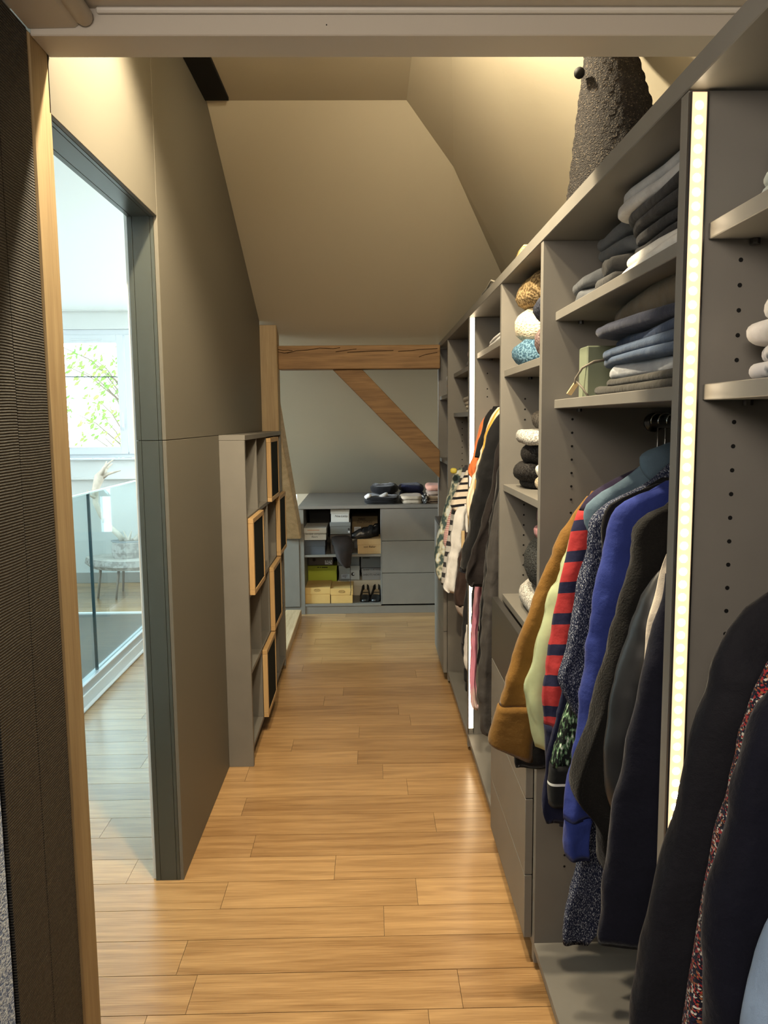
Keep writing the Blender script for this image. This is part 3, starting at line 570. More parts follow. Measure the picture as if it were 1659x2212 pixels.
garment('satin_jacket', 'jacket', 'pale sage satin jacket next to the mustard brown corduroy jacket', 1.85, [(0.524,1.298),(0.481,1.224),(0.454,1.157),(0.426,1.070),(0.404,0.990),(0.386,0.916),(0.372,0.854),(0.376,0.811),(0.387,0.770),(0.401,0.702)], .13, .07, .66, SATIN, .021, seed=5, amp=.008, folds=3)
garment('rugby_jumper', 'jumper', 'red jumper with navy stripes between the satin jacket and the tweed knit', 1.795, [(0.640,1.396),(0.587,1.376),(0.534,1.352),(0.500,1.324),(0.484,1.294),(0.475,1.276),(0.457,1.210),(0.435,1.106),(0.424,1.011),(0.410,0.921),(0.406,0.870),(0.408,0.808),(0.412,0.749),(0.412,0.721),(0.415,0.693)], .15, .085, .52, RED, .022, seed=6, body_m=NAVYK, cuff=(.778, NAVYK, .001), bx0=.0, yoke=(1.288, PURP))
garment('palm_jacket', 'jacket', 'black jacket printed with green palm leaves and a white lined cuff', 1.70, [(0.508,1.274),(0.484,1.171),(0.469,1.046),(0.457,0.940),(0.440,0.860),(0.422,0.801),(0.410,0.760),(0.400,0.702),(0.398,0.670),(0.401,0.628)], .12, .075, .60, PALM, .022, seed=7, cuff=(.723, striped('ribbed_cuff', (.008, .009, .010), (.62, .64, .62), .075, .08, offset=.35, slant=.15), .001), amp=.004)
garment('navy_jumper', 'jumper', 'midnight navy jumper hanging low behind the palm print cuff', 1.758, [(0.515,1.234),(0.488,1.128),(0.466,1.020),(0.442,0.889),(0.419,0.777),(0.405,0.710),(0.400,0.642),(0.401,0.578),(0.411,0.554)], .12, .12, .55, NAVYK, .012, seed=8, hang=None)
garment('denim_shirt', 'shirt', 'blue grey denim shirt with its collar up by the bright hanger hook', 1.735, [(0.662,1.425),(0.643,1.421),(0.611,1.404),(0.584,1.378),(0.530,1.348),(0.495,1.324),(0.475,1.304),(0.472,1.285),(0.479,1.264),(0.500,1.227),(0.514,1.090),(0.516,0.895)], .14, .07, .70, DENIM, .018, seed=9, hlabel='chrome hooked hanger of the denim shirt')
garment('tweed_cardigan', 'cardigan', 'navy and white flecked tweed cardigan, longest knit in the bay', 1.655, [(0.632,1.396),(0.597,1.365),(0.537,1.339),(0.503,1.326),(0.488,1.316),(0.474,1.301),(0.466,1.280),(0.459,1.205),(0.442,1.126),(0.430,1.048),(0.422,0.992),(0.399,0.952),(0.411,0.921),(0.428,0.882),(0.446,0.855)], .14, .06, .45, TWEED, .024, seed=10, amp=.008)
ds = bpy.data.objects['denim_shirt']
MB().softbox((0.638,1.720,1.408), (.050, .020, .030), .6, 20, .006, 14, 3, 0, -.5).build('collar', DENIM, ds, smooth=True)
td = bpy.data.objects['tweed_cardigan']
drape('front_edge', [(0.861,0.465,0.534),(0.570,0.464,0.541),(0.474,0.450,0.531),(0.406,0.432,0.524),(0.374,0.425,0.520),(0.324,0.428,0.484)], 1.655, .020, TWEED, td, 3, .006, 21)
garment('black_blouse', 'blouse', 'thin black blouse squeezed between the tweed cardigan and the blue jumper', 1.613, [(0.595,1.366),(0.526,1.346),(0.491,1.329),(0.484,1.303),(0.482,1.217),(0.478,1.089),(0.485,0.968)], .12, .08, .70, BLACK, .010, seed=11, hang=None)
garment('blue_jumper', 'jumper', 'cobalt blue jumper in the middle of the hanging row', 1.56, [(0.578,1.364),(0.548,1.357),(0.519,1.346),(0.490,1.324),(0.478,1.302),(0.471,1.247),(0.463,1.197),(0.451,1.141),(0.445,1.074),(0.439,1.016),(0.430,0.951),(0.421,0.873),(0.415,0.806),(0.401,0.718),(0.398,0.664),(0.395,0.605),(0.403,0.584)], .16, .055, .62, BLUE, .026, seed=12, cuff=(.672, BLUE2, -.003), amp=.007)
garment('fuzzy_cardigan', 'cardigan', 'black fuzzy knitted cardigan with a ragged cuff next to the blue jumper', 1.475, [(0.559,1.335),(0.526,1.323),(0.508,1.305),(0.500,1.260),(0.488,1.189),(0.473,1.126),(0.464,1.086),(0.443,1.001),(0.427,0.919),(0.407,0.851),(0.391,0.819),(0.389,0.781),(0.401,0.745),(0.431,0.718),(0.444,0.691),(0.456,0.603)], .14, .075, .50, FUZZ, .032, seed=13, ragged=.02, amp=.010, hang=M_HANGW, hlabel='cream plastic hanger in front of the black fuzzy cardigan')
garment('charcoal_blouse', 'blouse', 'smooth charcoal blouse with a soft sheen beside the ecru linen blouse', 1.39, [(0.534,1.238),(0.510,1.222),(0.494,1.192),(0.481,1.161),(0.472,1.119),(0.452,1.061),(0.440,0.991),(0.428,0.916),(0.428,0.846),(0.435,0.807),(0.445,0.777)], .14, .12, .60, CHAR, .028, seed=14, folds=3, hang=None)
garment('linen_blouse', 'blouse', 'ecru linen blouse, a pale sliver between two dark garments', 1.325, [(0.507,1.269),(0.495,1.236),(0.486,1.187),(0.478,1.136),(0.474,1.070),(0.473,1.020)], .12, .10, .70, ECRU, .016, seed=15, hang=None)
garment('navy_coat', 'coat', 'long midnight navy coat just beyond the dotted light strip', 1.255, [(0.481,1.248),(0.479,1.231),(0.474,1.202),(0.460,1.151),(0.446,1.086),(0.432,1.002),(0.419,0.923),(0.400,0.828),(0.393,0.752),(0.390,0.689),(0.388,0.657),(0.382,0.623),(0.385,0.613)], .13, .19, .50, NAVY, .032, seed=16, hang=None, folds=3, skew=-.05)
# nearest bay, in front of the lit strip
TWR = striped('red_tweed', (.010, .011, .03), (.42, .05, .04), .040, .45, slant=1.0)
def tweed_red(m):
    N, L = nt(m); b = N['Principled BSDF']; tc = N.new('ShaderNodeTexCoord'); mp = N.new('ShaderNodeMapping'); mp.inputs['Scale'].default_value = (1, 1, 1.6); L.new(tc.outputs['Object'], mp.inputs[0])
    n = N.new('ShaderNodeTexVoronoi'); n.inputs['Scale'].default_value = 300; L.new(mp.outputs[0], n.inputs['Vector'])
    r = N.new('ShaderNodeValToRGB'); r.color_ramp.interpolation = 'CONSTANT'; e = r.color_ramp.elements; e[0].position = 0; e[0].color = (.008, .008, .02, 1); e[1].position = .42; e[1].color = (.40, .03, .035, 1)
    for p, c in ((.58, (.012, .014, .04)), (.74, (.34, .12, .05)), (.86, (.65, .60, .52))): x = e.new(p); x.color = (*c, 1)
    sp = N.new('ShaderNodeSeparateColor'); L.new(n.outputs['Color'], sp.inputs[0]); L.new(sp.outputs[0], r.inputs[0]); L.new(r.outputs[0], b.inputs['Base Color'])
    bp = N.new('ShaderNodeBump'); bp.inputs['Strength'].default_value = .6; bp.inputs['Distance'].default_value = .003; L.new(n.outputs['Distance'], bp.inputs['Height']); L.new(bp.outputs[0], b.inputs['Normal'])
tweed_red(TWR)
NAVY2 = cloth('dark_navy_coat', (.008, .008, .012), .75, sheen=.06, spec=.2)
DENIM2 = cloth('pale_denim', (.26, .36, .52), .85, 700, .4)
garment('navy_overcoat', 'coat', 'navy overcoat with a shoulder seam hanging closest to the dotted light strip', .955, [(0.513,1.293),(0.495,1.285),(0.464,1.262),(0.448,1.234),(0.442,1.220),(0.436,1.204),(0.429,1.190),(0.419,1.145),(0.409,1.099),(0.399,1.055),(0.391,0.999),(0.381,0.957),(0.364,0.898),(0.353,0.828),(0.343,0.758),(0.339,0.701),(0.335,0.622),(0.335,0.560)], .14, .13, .35, NAVY2, .034, seed=31, folds=3, zrail=1.47, hlabel='black hanger of the navy overcoat')
garment('tweed_jacket', 'jacket', 'red, navy and white boucle tweed jacket between two dark coats', .878, [(0.475,1.243),(0.458,1.222),(0.450,1.184),(0.439,1.163),(0.432,1.124),(0.425,1.079),(0.416,1.039),(0.404,0.981),(0.395,0.930),(0.387,0.850),(0.380,0.802),(0.375,0.766),(0.370,0.710)], .12, .10, .55, TWR, .028, seed=32, hang=None)
garment('black_coat', 'coat', 'very dark navy coat in front of the red tweed jacket', .80, [(0.449,1.238),(0.430,1.218),(0.411,1.208),(0.403,1.174),(0.393,1.135),(0.383,1.080),(0.371,1.015),(0.363,0.952),(0.361,0.899),(0.366,0.864),(0.371,0.830),(0.376,0.779)], .16, .16, .40, NAVY, .034, seed=33, folds=3, hang=None)
garment('denim_jacket', 'jacket', 'pale blue denim garment at the bottom corner below the dark coats', .725, [(0.418,1.045),(0.406,1.011),(0.393,0.982),(0.384,0.951),(0.375,0.921),(0.370,0.891),(0.369,0.846)], .14, .14, .35, DENIM2, .030, seed=34, hang=None)
# bay with the second light strip
ORANGE = cloth('burnt_orange', (.60, .16, .05), .8); MUST = mat('mustard_satin', (.52, .31, .05), .4, var=.15, vscale=14, bump=.4, bscale=20)
CREAM = mat('cream_satin', (.78, .66, .50), .45, var=.1, vscale=16, bump=.5, bscale=18); GREYC = cloth('grey_chino', (.050, .046, .044), .85); PINK = speck('pink_satin', (.62, .50, .46), (.66, .26, .36), 6, .5, (1, 1, .5), .3, .45)
garment('orange_shirt', 'shirt', 'burnt orange shirt next to the second light strip', 3.33, [(0.506,1.534),(0.492,1.522),(0.475,1.497),(0.461,1.447),(0.448,1.392),(0.438,1.350),(0.424,1.311),(0.415,1.289),(0.421,1.269),(0.437,1.253)], .10, .04, .80, ORANGE, .030, seed=41, hang=M_HANGY, hlabel='lime hanger above the burnt orange shirt', zrail=1.54)
garment('black_tunic', 'top', 'black short sleeved tunic over the burnt orange sleeve', 3.25, [(0.501,1.544),(0.484,1.525),(0.469,1.490),(0.458,1.431),(0.445,1.393),(0.431,1.357),(0.435,1.347)], .09, .05, .75, BLACK, .026, seed=42, hang=M_HANGY, hlabel='lime hanger above the black tunic', zrail=1.54)
garment('cream_blouse', 'blouse', 'cream satin blouse hanging beside the mustard yellow one', 3.16, [(0.515,1.550),(0.491,1.526),(0.478,1.480),(0.467,1.449),(0.458,1.409),(0.446,1.366),(0.434,1.338),(0.423,1.292),(0.412,1.251),(0.394,1.208),(0.390,1.171),(0.396,1.123),(0.398,1.105)], .07, .05, .85, CREAM, .030, seed=43, hang=M_HANGW, hlabel='cream hanger of the satin blouse', zrail=1.54, amp=.008)
garment('mustard_blouse', 'blouse', 'mustard yellow satin blouse between the cream blouse and the black coats', 3.08, [(0.513,1.552),(0.490,1.525),(0.469,1.481),(0.457,1.452),(0.445,1.400),(0.434,1.350),(0.423,1.297),(0.413,1.246),(0.409,1.195),(0.397,1.151),(0.388,1.107),(0.393,1.078)], .07, .05, .85, MUST, .028, seed=44, zrail=1.54)
garment('black_coat', 'coat', 'black coat with a buttoned cuff beside the mustard yellow blouse', 2.98, [(0.496,1.526),(0.475,1.507),(0.448,1.461),(0.436,1.416),(0.422,1.330),(0.405,1.256),(0.390,1.173),(0.379,1.120),(0.367,1.038),(0.351,0.975),(0.343,0.941),(0.346,0.919),(0.356,0.912)], .10, .115, .50, BLACK, .034, seed=45, zrail=1.54, amp=.010, cuff=(.93, cloth('black_cuff', (.010, .010, .014)), .002), skew=.2)
garment('black_coat', 'coat', 'second black coat, lower behind the buttoned black cuff', 2.905, [(0.493,1.461),(0.466,1.359),(0.450,1.257),(0.430,1.170),(0.406,1.084),(0.378,0.997),(0.354,0.926),(0.353,0.891),(0.368,0.880)], .08, .10, .45, cloth('brown_black', (.013, .010, .010)), .028, seed=46, hang=None, amp=.012)
garment('black_dress', 'dress', 'long black dress in front of the pink and cream satin sleeve', 2.84, [(0.482,1.412),(0.466,1.312),(0.447,1.178),(0.428,1.041),(0.415,0.904),(0.402,0.730),(0.394,0.571),(0.396,0.481)], .07, .05, .40, BLACK, .022, seed=47, hang=None, amp=.012)
garment('grey_trousers', 'trousers', 'long charcoal grey trousers hanging nearest the sweater shelves', 2.77, [(0.474,1.333),(0.460,1.264),(0.446,1.208),(0.430,1.098),(0.417,0.999),(0.413,0.952),(0.406,0.864),(0.399,0.740),(0.389,0.597),(0.388,0.507),(0.395,0.378),(0.404,0.360)], .055, .075, .40, GREYC, .030, seed=48, hang=None, amp=.008)
garment('black_jacket', 'jacket', 'black jacket sleeve with a rounded end over the second light strip', 3.20, [(0.447,0.984),(0.436,0.887),(0.423,0.807),(0.418,0.731),(0.416,0.664),(0.422,0.634),(0.430,0.628)], .04, .026, .80, BLACK, .024, seed=49, hang=None, body=False)
garment('satin_jacket', 'jacket', 'pink and cream satin sleeve with a gathered cuff by the second light strip', 3.13, [(0.430,0.957),(0.416,0.728),(0.407,0.649),(0.409,0.521),(0.403,0.439),(0.410,0.336),(0.418,0.316)], .032, .022, .70, PINK, .022, seed=50, hang=None, body=False, amp=.006)
# bay beyond it
LEAFP = speck('leaf_print_cotton', (.07, .11, .11), (.62, .62, .48), 32, .5, (1, 1, .7), .15, .8, (.72, .80, .80))
GING = striped('grey_check', (.55, .54, .53), (.04, .04, .045), .055, .45); BRET = striped('breton_stripe', (.80, .70, .58), (.014, .014, .02), .040, .34, slant=.6)
WHITE = cloth('white_cotton', (.70, .69, .68), .75); PINKS = striped('pink_stripe', (.72, .55, .53), (.55, .22, .24), .011, .4, slant=1.5); BROWN = cloth('dark_brown', (.040, .024, .020), .7); JEAN = cloth('black_denim', (.018, .018, .021), .85)
garment('printed_shirt', 'shirt', 'shirt with a green grey leaf print reaching furthest into the aisle', 4.22, [(0.473,1.233),(0.452,1.213),(0.428,1.124),(0.406,1.044),(0.383,0.953),(0.361,0.870),(0.353,0.807),(0.350,0.741),(0.353,0.679),(0.375,0.638)], .09, .08, .75, LEAFP, .040, seed=61, zrail=1.36, hang=M_HANG, hlabel='black hanger of the leaf print shirt')
tag(MB().pillow((0.444,4.130,1.237), (.018, .012, .015), .7, .8, 14, 8, .004).build('yellow_collar', mat('yellow_green', (.62, .52, .08), .6), None, smooth=True), 'small yellow collar tip on top of the leaf print shirt', 'collar')
garment('pink_shirt', 'shirt', 'pale pink pin striped shirt behind the white shirt', 4.08, [(0.467,1.184),(0.451,1.124),(0.429,1.051),(0.402,0.981),(0.380,0.859),(0.395,0.832),(0.407,0.814)], .06, .05, .85, PINKS, .028, seed=62, hang=None)
garment('checked_shirt', 'shirt', 'grey and white checked shirt between the leaf print and striped shirts', 4.0, [(0.477,1.261),(0.458,1.214),(0.442,1.143),(0.423,1.060),(0.409,0.977),(0.397,0.893),(0.382,0.796),(0.370,0.724),(0.368,0.658)], .06, .06, .75, GING, .026, seed=63, zrail=1.36, hlabel='black hanger of the checked shirt')
garment('striped_tee', 't-shirt', 'cream T-shirt with black sailor stripes', 3.88, [(0.481,1.256),(0.472,1.229),(0.454,1.199),(0.438,1.170),(0.412,1.117),(0.392,1.076),(0.394,1.064),(0.429,1.055)], .07, .14, .85, BRET, .040, seed=64, skew=-.1, zrail=1.36, hlabel='black hanger of the sailor striped T-shirt')
garment('white_shirt', 'shirt', 'crumpled white shirt below the sailor striped T-shirt', 3.80, [(0.435,1.082),(0.417,1.059),(0.408,1.034),(0.399,0.959),(0.386,0.857),(0.372,0.772),(0.354,0.682),(0.363,0.668),(0.381,0.660)], .05, .075, .80, WHITE, .034, seed=65, hang=None, amp=.012)
garment('brown_blouse', 'blouse', 'dark brown blouse with a pale hem in front of the white shirt', 3.68, [(0.457,0.973),(0.435,0.907),(0.416,0.843),(0.407,0.727),(0.394,0.675),(0.405,0.617),(0.418,0.580),(0.440,0.564)], .06, .08, .70, BROWN, .030, seed=66, hang=None, cuff=(.62, cloth('taupe_hem', (.30, .25, .22)), .002))
garment('black_jeans', 'jeans', 'black denim jeans hanging above the pale clogs', 3.60, [(0.450,0.745),(0.437,0.657),(0.431,0.569),(0.427,0.480),(0.424,0.404),(0.431,0.397)], .05, .06, .40, JEAN, .026, seed=67, hang=None, cuff=(.45, JEAN, .001))
garment('white_trousers', 'trousers', 'white trouser hem below the black denim jeans', 3.54, [(0.441,0.562),(0.430,0.453),(0.428,0.387),(0.433,0.349),(0.441,0.345)], .04, .05, .36, WHITE, .02, seed=68, hang=None, body=False)
ct = tag(MB().front((0.426,0.441,0.907,0.989), 3.622, 3.630).build('cardboard_tag', mat('kraft', (.52, .38, .20), .8), None, bevel=.001), 'kraft cardboard swing tag over the dark brown blouse', 'tag')
# ------------------------------------------------------------------ folded clothes
def folded(name, cat, label, x0, x1, y0, y1, z0, z1, m, layers=2, seed=0, e=.30, amp=.004, rz=0, tilt=0, group=None, freq=9, sag=0):
    h = (z1 - z0) / layers; b = MB(); r = random.Random(seed * 13 + 5)
    for i in range(layers):
        j = r.uniform(0, .012)
        b.softbox(((x0 + x1) / 2 + j, (y0 + y1) / 2 + r.uniform(-.006, .006), z0 + h * (i + .5)), ((x1 - x0) / 2 - r.uniform(0, .006), (y1 - y0) / 2 - r.uniform(0, .012), h * .53), e, 30, min(amp, h * .45), freq, seed + i * .37, rz, tilt, 1.0, sag)
    return tag(b.build(name, m, None, smooth=True), label, cat, group)
def stack(items, x0, x1, y0, y1, z, seed=0, gap=0.0):
    for k, (name, cat, label, h, m, ly, dx, amp) in enumerate(items):
        folded(name, cat, label, x0 + dx, x1, y0 + (k % 3) * .008, y1 - (k % 2) * .012, z + .001, z + h, m, ly, seed + k, amp=amp * 1.25, freq=9, rz=.05 * math.sin(seed + k * 2.3), e=.34); z += h + gap
JG = cloth('slate_jeans', (.075, .080, .088), .85, 600, .4); JC = cloth('charcoal_cord', (.040, .039, .038), .9); JK = cloth('black_twill', (.022, .021, .022), .85); JW = cloth('white_twill', (.62, .60, .56), .8); JL = cloth('light_grey_twill', (.40, .39, .38), .8)
J1 = cloth('indigo_jeans', (.030, .048, .095), .85, 600, .4); J2 = cloth('mid_blue_jeans', (.050, .075, .125), .85, 600, .4); J3 = cloth('navy_chino', (.026, .030, .050), .85); BR1 = cloth('tobacco_chino', (.105, .080, .050), .8); JP = cloth('pale_wash_jeans', (.33, .34, .36), .85); JD = cloth('dark_olive_cord', (.045, .042, .036), .9)
Z1, Z2 = 1.766, 1.550
folded('folded_jeans', 'jeans', 'slate grey jeans slumped at the far end of the upper jeans shelf', .490, .80, 1.76, 1.985, Z1, Z1 + .062, JG, 2, 3, amp=.016, freq=9)
folded('folded_jeans', 'jeans', 'slate grey jeans lying over the slumped pair on the upper jeans shelf', .515, .82, 1.60, 1.90, Z1 + .075, Z1 + .135, JG, 2, 5, amp=.018, freq=9, tilt=.06)
folded('folded_trousers', 'trousers', 'charcoal corduroy trousers between the slumped jeans and the white trousers', .495, .80, 1.63, 1.765, Z1, Z1 + .075, JC, 2, 7, amp=.014, freq=11)
stack([('folded_trousers', 'trousers', 'lower pair of white trousers on the upper jeans shelf', .022, JW, 1, .0, .006), ('folded_trousers', 'trousers', 'upper pair of white trousers under the black twill ones', .024, JW, 1, .020, .008), ('folded_trousers', 'trousers', 'black twill trousers resting on the white ones', .040, JK, 2, .034, .009), ('folded_trousers', 'trousers', 'black twill trousers just below the light grey ones', .036, JK, 2, .018, .010), ('folded_trousers', 'trousers', 'light grey trousers on top of the black twill ones', .046, JL, 2, .014, .012)], .475, .80, 1.16, 1.640, Z1, 11)
stack([('folded_trousers', 'trousers', 'dark olive trousers at the very bottom of the jeans stack', .017, JD, 1, .0, .004), ('folded_trousers', 'trousers', 'black brown trousers second from the bottom of the jeans stack', .016, JD, 1, .006, .004), ('folded_jeans', 'jeans', 'pale washed jeans low in the jeans stack', .026, JP, 1, .030, .010), ('folded_jeans', 'jeans', 'mid blue jeans in the middle of the jeans stack', .038, J2, 2, .016, .011), ('folded_jeans', 'jeans', 'indigo jeans below the navy chinos', .022, J1, 1, .020, .009), ('folded_trousers', 'trousers', 'navy chinos under the tobacco brown trousers', .024, J3, 1, .010, .010)], .480, .80, 1.16, 1.80, Z2, 21)
folded('folded_trousers', 'trousers', 'tobacco brown trousers on top of the jeans stack', .500, .82, 1.16, 1.77, Z2 + .146, Z2 + .200, BR1, 1, 28, amp=.020, freq=7)
# sage bag with a rope handle and a wooden tag
M_SAGE = mat('sage_card', (.165, .19, .125), .7)
bg = thing('gift_bag', (.60, 1.86, Z2), 'sage green paper bag with a rope handle and wooden tag beside the jeans stack', 'bag')
MB().box(.505, .75, 1.835, 1.905, Z2, 1.668).build('bag_body', M_SAGE, bg, bevel=.003)
hp = [(.545, 1.834, 1.635), (.520, 1.828, 1.632), (.497, 1.845, 1.618), (.486, 1.86, 1.595), (.484, 1.868, 1.572)]
MB().tube(hp, [.0028] * 5, 7).tube([(.486, 1.862, 1.592), (.500, 1.85, 1.572), (.508, 1.832, 1.553)], [.0025] * 3, 6).build('rope_handle', mat('rope', (.16, .14, .11), .9), bg, smooth=True)
MB().prism([(.466, 1.560), (.477, 1.5555), (.496, 1.583), (.485, 1.588)], 1.862, 1.868, 'Y').build('wooden_tag', mat('tag_wood', (.58, .42, .20), .6), bg, bevel=.0008)
# nearest bay shelves
PUR = cloth('purple_cotton', (.060, .045, .12)); CY = cloth('turquoise_cotton', (.05, .30, .42)); LG = cloth('pale_grey_cotton', (.42, .47, .47)); WP = speck('white_grey_print', (.14, .15, .18), (.62, .61, .63), 48, .42, (1, 1, 1), .2, .85); WS = cloth('white_shirt_cotton', (.68, .66, .66))
stack([('folded_shirt', 'shirt', 'pale grey shirt at the bottom on the top shelf of the nearest bay', .040, LG, 2, .0, .003), ('folded_shirt', 'shirt', 'turquoise shirt on the pale grey one', .032, CY, 1, -.004, .003), ('folded_shirt', 'shirt', 'purple shirt on top of the turquoise one', .036, PUR, 1, .008, .003)], .480, .80, .74, 1.060, 1.766, 41)
stack([('folded_shirt', 'shirt', 'white shirt with a grey print at the bottom of the white pile', .022, WP, 1, .0, .003), ('folded_shirt', 'shirt', 'grey patterned white shirt second from the bottom of the white pile', .026, WP, 1, .004, .004), ('folded_shirt', 'shirt', 'plain white shirt in the middle of the white pile', .026, WS, 1, -.004, .004), ('folded_shirt', 'shirt', 'plain white shirt on top of the white pile', .034, WS, 1, .022, .005)], .482, .80, .72, 1.088, 1.548, 51)
# sweaters
KB = speck('brown_chunky_knit', (.14, .09, .040), (.42, .30, .15), 130, .5, (1, 1, 1), 1.2); KC = speck('cream_knit', (.48, .38, .24), (.80, .70, .52), 110, .42, (.6, 1, 2), 1.0); KN = speck('ink_knit', (.012, .014, .022), (.045, .048, .065), 150, .5, (1, 1, 1), .9); KR = speck('rust_knit', (.32, .07, .018), (.60, .17, .05), 150, .5, (1, 1, 1), 1.0); KT = speck('teal_blue_knit', (.030, .075, .12), (.12, .22, .30), 150, .5, (1, 1, 1), 1.0); KM = speck('mauve_knit', (.07, .045, .045), (.27, .19, .18), 160, .5, (1, 1, 1), 1.0)
def sweater(label, x0, x1, y0, y1, z0, z1, m, seed, **k):
    return folded('folded_sweater', 'sweater', label, x0, x1, y0, y1, z0, z1, m, 1, seed, e=k.get('e', .55), amp=k.get('amp', .012), freq=8, tilt=k.get('tilt', 0))
za = 1.662
sweater('teal blue knitted sweater at the far bottom of the sweater shelf', .452, .78, 2.35, 2.598, za, za + .082, KT, 1)
sweater('mauve grey knitted sweater at the near bottom of the sweater shelf', .455, .78, 2.035, 2.335, za, za + .105, KM, 2)
sweater('cream knitted sweater on the teal blue one', .450, .78, 2.345, 2.595, za + .080, za + .175, KC, 3)
sweater('ink blue knitted sweater on the mauve one', .458, .78, 2.04, 2.335, za + .104, za + .182, KN, 4)
sweater('brown chunky knitted sweater on the very top of the sweater shelf', .446, .78, 2.27, 2.598, za + .170, za + .272, KB, 5, amp=.014)
sweater('rust orange knitted sweater on the ink blue one', .468, .78, 2.04, 2.262, za + .180, za + .255, KR, 6)
KK = speck('black_knit', (.010, .009, .009), (.030, .028, .027), 180, .5, (1, 1, 1), .6); KG = speck('grey_melange', (.22, .21, .19), (.56, .54, .50), 190, .5, (1, 1, 1), .5); KO = speck('oatmeal_knit', (.26, .20, .13), (.50, .42, .31), 170, .5, (1, 1, 1), .7); KW = speck('ivory_knit', (.52, .50, .42), (.72, .70, .62), 150, .5, (1, 1, 1), .7); KD = speck('dark_brown_knit', (.025, .021, .018), (.075, .065, .055), 170, .5, (1, 1, 1), .8)
zb = 1.289
sweater('flat black sweater lowest in the far column of the middle sweater shelf', .470, .78, 2.34, 2.59, zb, zb + .028, KK, 10)
sweater('oatmeal sweater at the near bottom of the middle sweater shelf', .455, .78, 2.035, 2.325, zb, zb + .050, KO, 11)
sweater('black rolled sweater in the far column under the fatter black roll', .452, .78, 2.32, 2.59, zb + .028, zb + .082, KK, 12)
sweater('ivory sweater on the oatmeal one', .462, .78, 2.035, 2.31, zb + .050, zb + .088, KW, 13)
sweater('fat black rolled sweater in the far column of the middle sweater shelf', .460, .78, 2.30, 2.57, zb + .080, zb + .140, KK, 14)
sweater('speckled dark sweater in the near column above the ivory one', .470, .78, 2.035, 2.28, zb + .088, zb + .130, KD, 15)
sweater('light grey melange sweater poking out above the fat black roll', .455, .78, 2.24, 2.56, zb + .138, zb + .180, KG, 16)
sweater('dark brown sweater on top of the middle sweater shelf', .480, .78, 2.10, 2.48, zb + .178, zb + .235, KD, 17, amp=.014)
KPK = cloth('pink_fleece', (.58, .27, .29), .9); KMV = cloth('mauve_fleece', (.115, .050, .072), .9); KBK = speck('black_mohair', (.012, .013, .013), (.05, .052, .052), 120, .5, (1, 1, 2.5), 1.2)
zc = .918
sweater('light grey sweater with a brown striped cuff low on the bottom sweater shelf', .448, .78, 2.10, 2.56, zc, zc + .075, KG, 20)
sweater('bulky black mohair sweater on the light grey one', .452, .78, 2.06, 2.54, zc + .070, zc + .235, KBK, 21, amp=.014, e=.75)
sweater('bright pink sweater on the bulky black mohair one', .475, .78, 2.05, 2.40, zc + .228, zc + .275, KPK, 22, amp=.016)
sweater('mauve sweater on top of the bright pink one', .480, .78, 2.06, 2.38, zc + .272, zc + .345, KMV, 23, amp=.014)
# shelves of the farther bays
YS = speck('yellow_white_stripe', (.42, .40, .14), (.70, .66, .52), 60, .5, (.4, 1, 3), .3)
stack([('folded_shirt', 'shirt', 'white and blue shirt alone on the shelf above the black coats', .030, WS, 2, .0, .004)], .470, .78, 2.72, 3.34, 1.785, 61)
folded('folded_shirt', 'shirt', 'yellow striped shirt on the white and blue one', .500, .78, 2.68, 3.02, 1.817, 1.875, YS, 2, 62, amp=.008)
RS = cloth('rose_knit', (.42, .29, .27)); KH = cloth('khaki_linen', (.33, .29, .23)); CS = cloth('cream_cotton', (.60, .54, .42))
folded('folded_shirt', 'shirt', 'dark folded shirt below the dusty rose one past the second light strip', .485, .78, 3.55, 4.10, 1.754, 1.800, JC, 1, 63)
folded('folded_shirt', 'shirt', 'dusty rose folded shirt on the upper shelf past the second light strip', .480, .78, 3.50, 4.05, 1.800, 1.845, RS, 1, 64)
folded('folded_shirt', 'shirt', 'cream folded shirt on the lower shelf past the second light strip', .470, .78, 3.52, 4.0, 1.541, 1.572, CS, 2, 65, amp=.006)
folded('folded_shirt', 'shirt', 'khaki crumpled shirt on the cream one past the second light strip', .475, .78, 3.55, 4.15, 1.572, 1.615, KH, 2, 66, amp=.012)
folded('folded_blouse', 'blouse', 'mustard folded top at the bottom of the last bay shelf', .455, .78, 4.45, 4.80, 1.649, 1.685, mat('olive_yellow', (.36, .31, .10), .8), 1, 67)
folded('folded_blouse', 'blouse', 'coral folded top in the middle of the last bay shelf', .458, .78, 4.45, 4.78, 1.685, 1.722, cloth('coral', (.50, .15, .11)), 1, 68)
folded('folded_blouse', 'blouse', 'white folded top uppermost on the last bay shelf', .452, .78, 4.42, 4.86, 1.722, 1.775, WS, 1, 69)
# ------------------------------------------------------------------ on top of the wardrobe
M_ROPE = speck('dark_woven_rope', (.007, .005, .004), (.085, .066, .045), 230, .64, (1.2, 1.2, 1.6), 1.2, .8)
def vase():
    b = MB(); n = 40; rings = [(.000, .118), (.012, .120), (.06, .110), (.14, .094), (.22, .078), (.30, .060), (.36, .052), (.385, .050)]; vs = []; fs = []; K = 46
    for i in range(K + 1):
        h = .385 * i / K; r = lerp([(-a, c) for a, c in rings], -h)[0]
        for j in range(n):
            th = 2 * math.pi * j / n; rr = r + .0034 * math.sin(16 * th + i * 1.05) + .0015 * math.sin(i * 3.14)
            vs.append((.575 - h * .10 + rr * math.cos(th), 1.83 + rr * math.sin(th), TOPZ + h))
    for i in range(K):
        for j in range(n): fs.append((i * n + j, i * n + (j + 1) % n, (i + 1) * n + (j + 1) % n, (i + 1) * n + j))
    fs += [tuple(range(n))[::-1], tuple(range(K * n, (K + 1) * n))]
    return b.add(vs, fs)
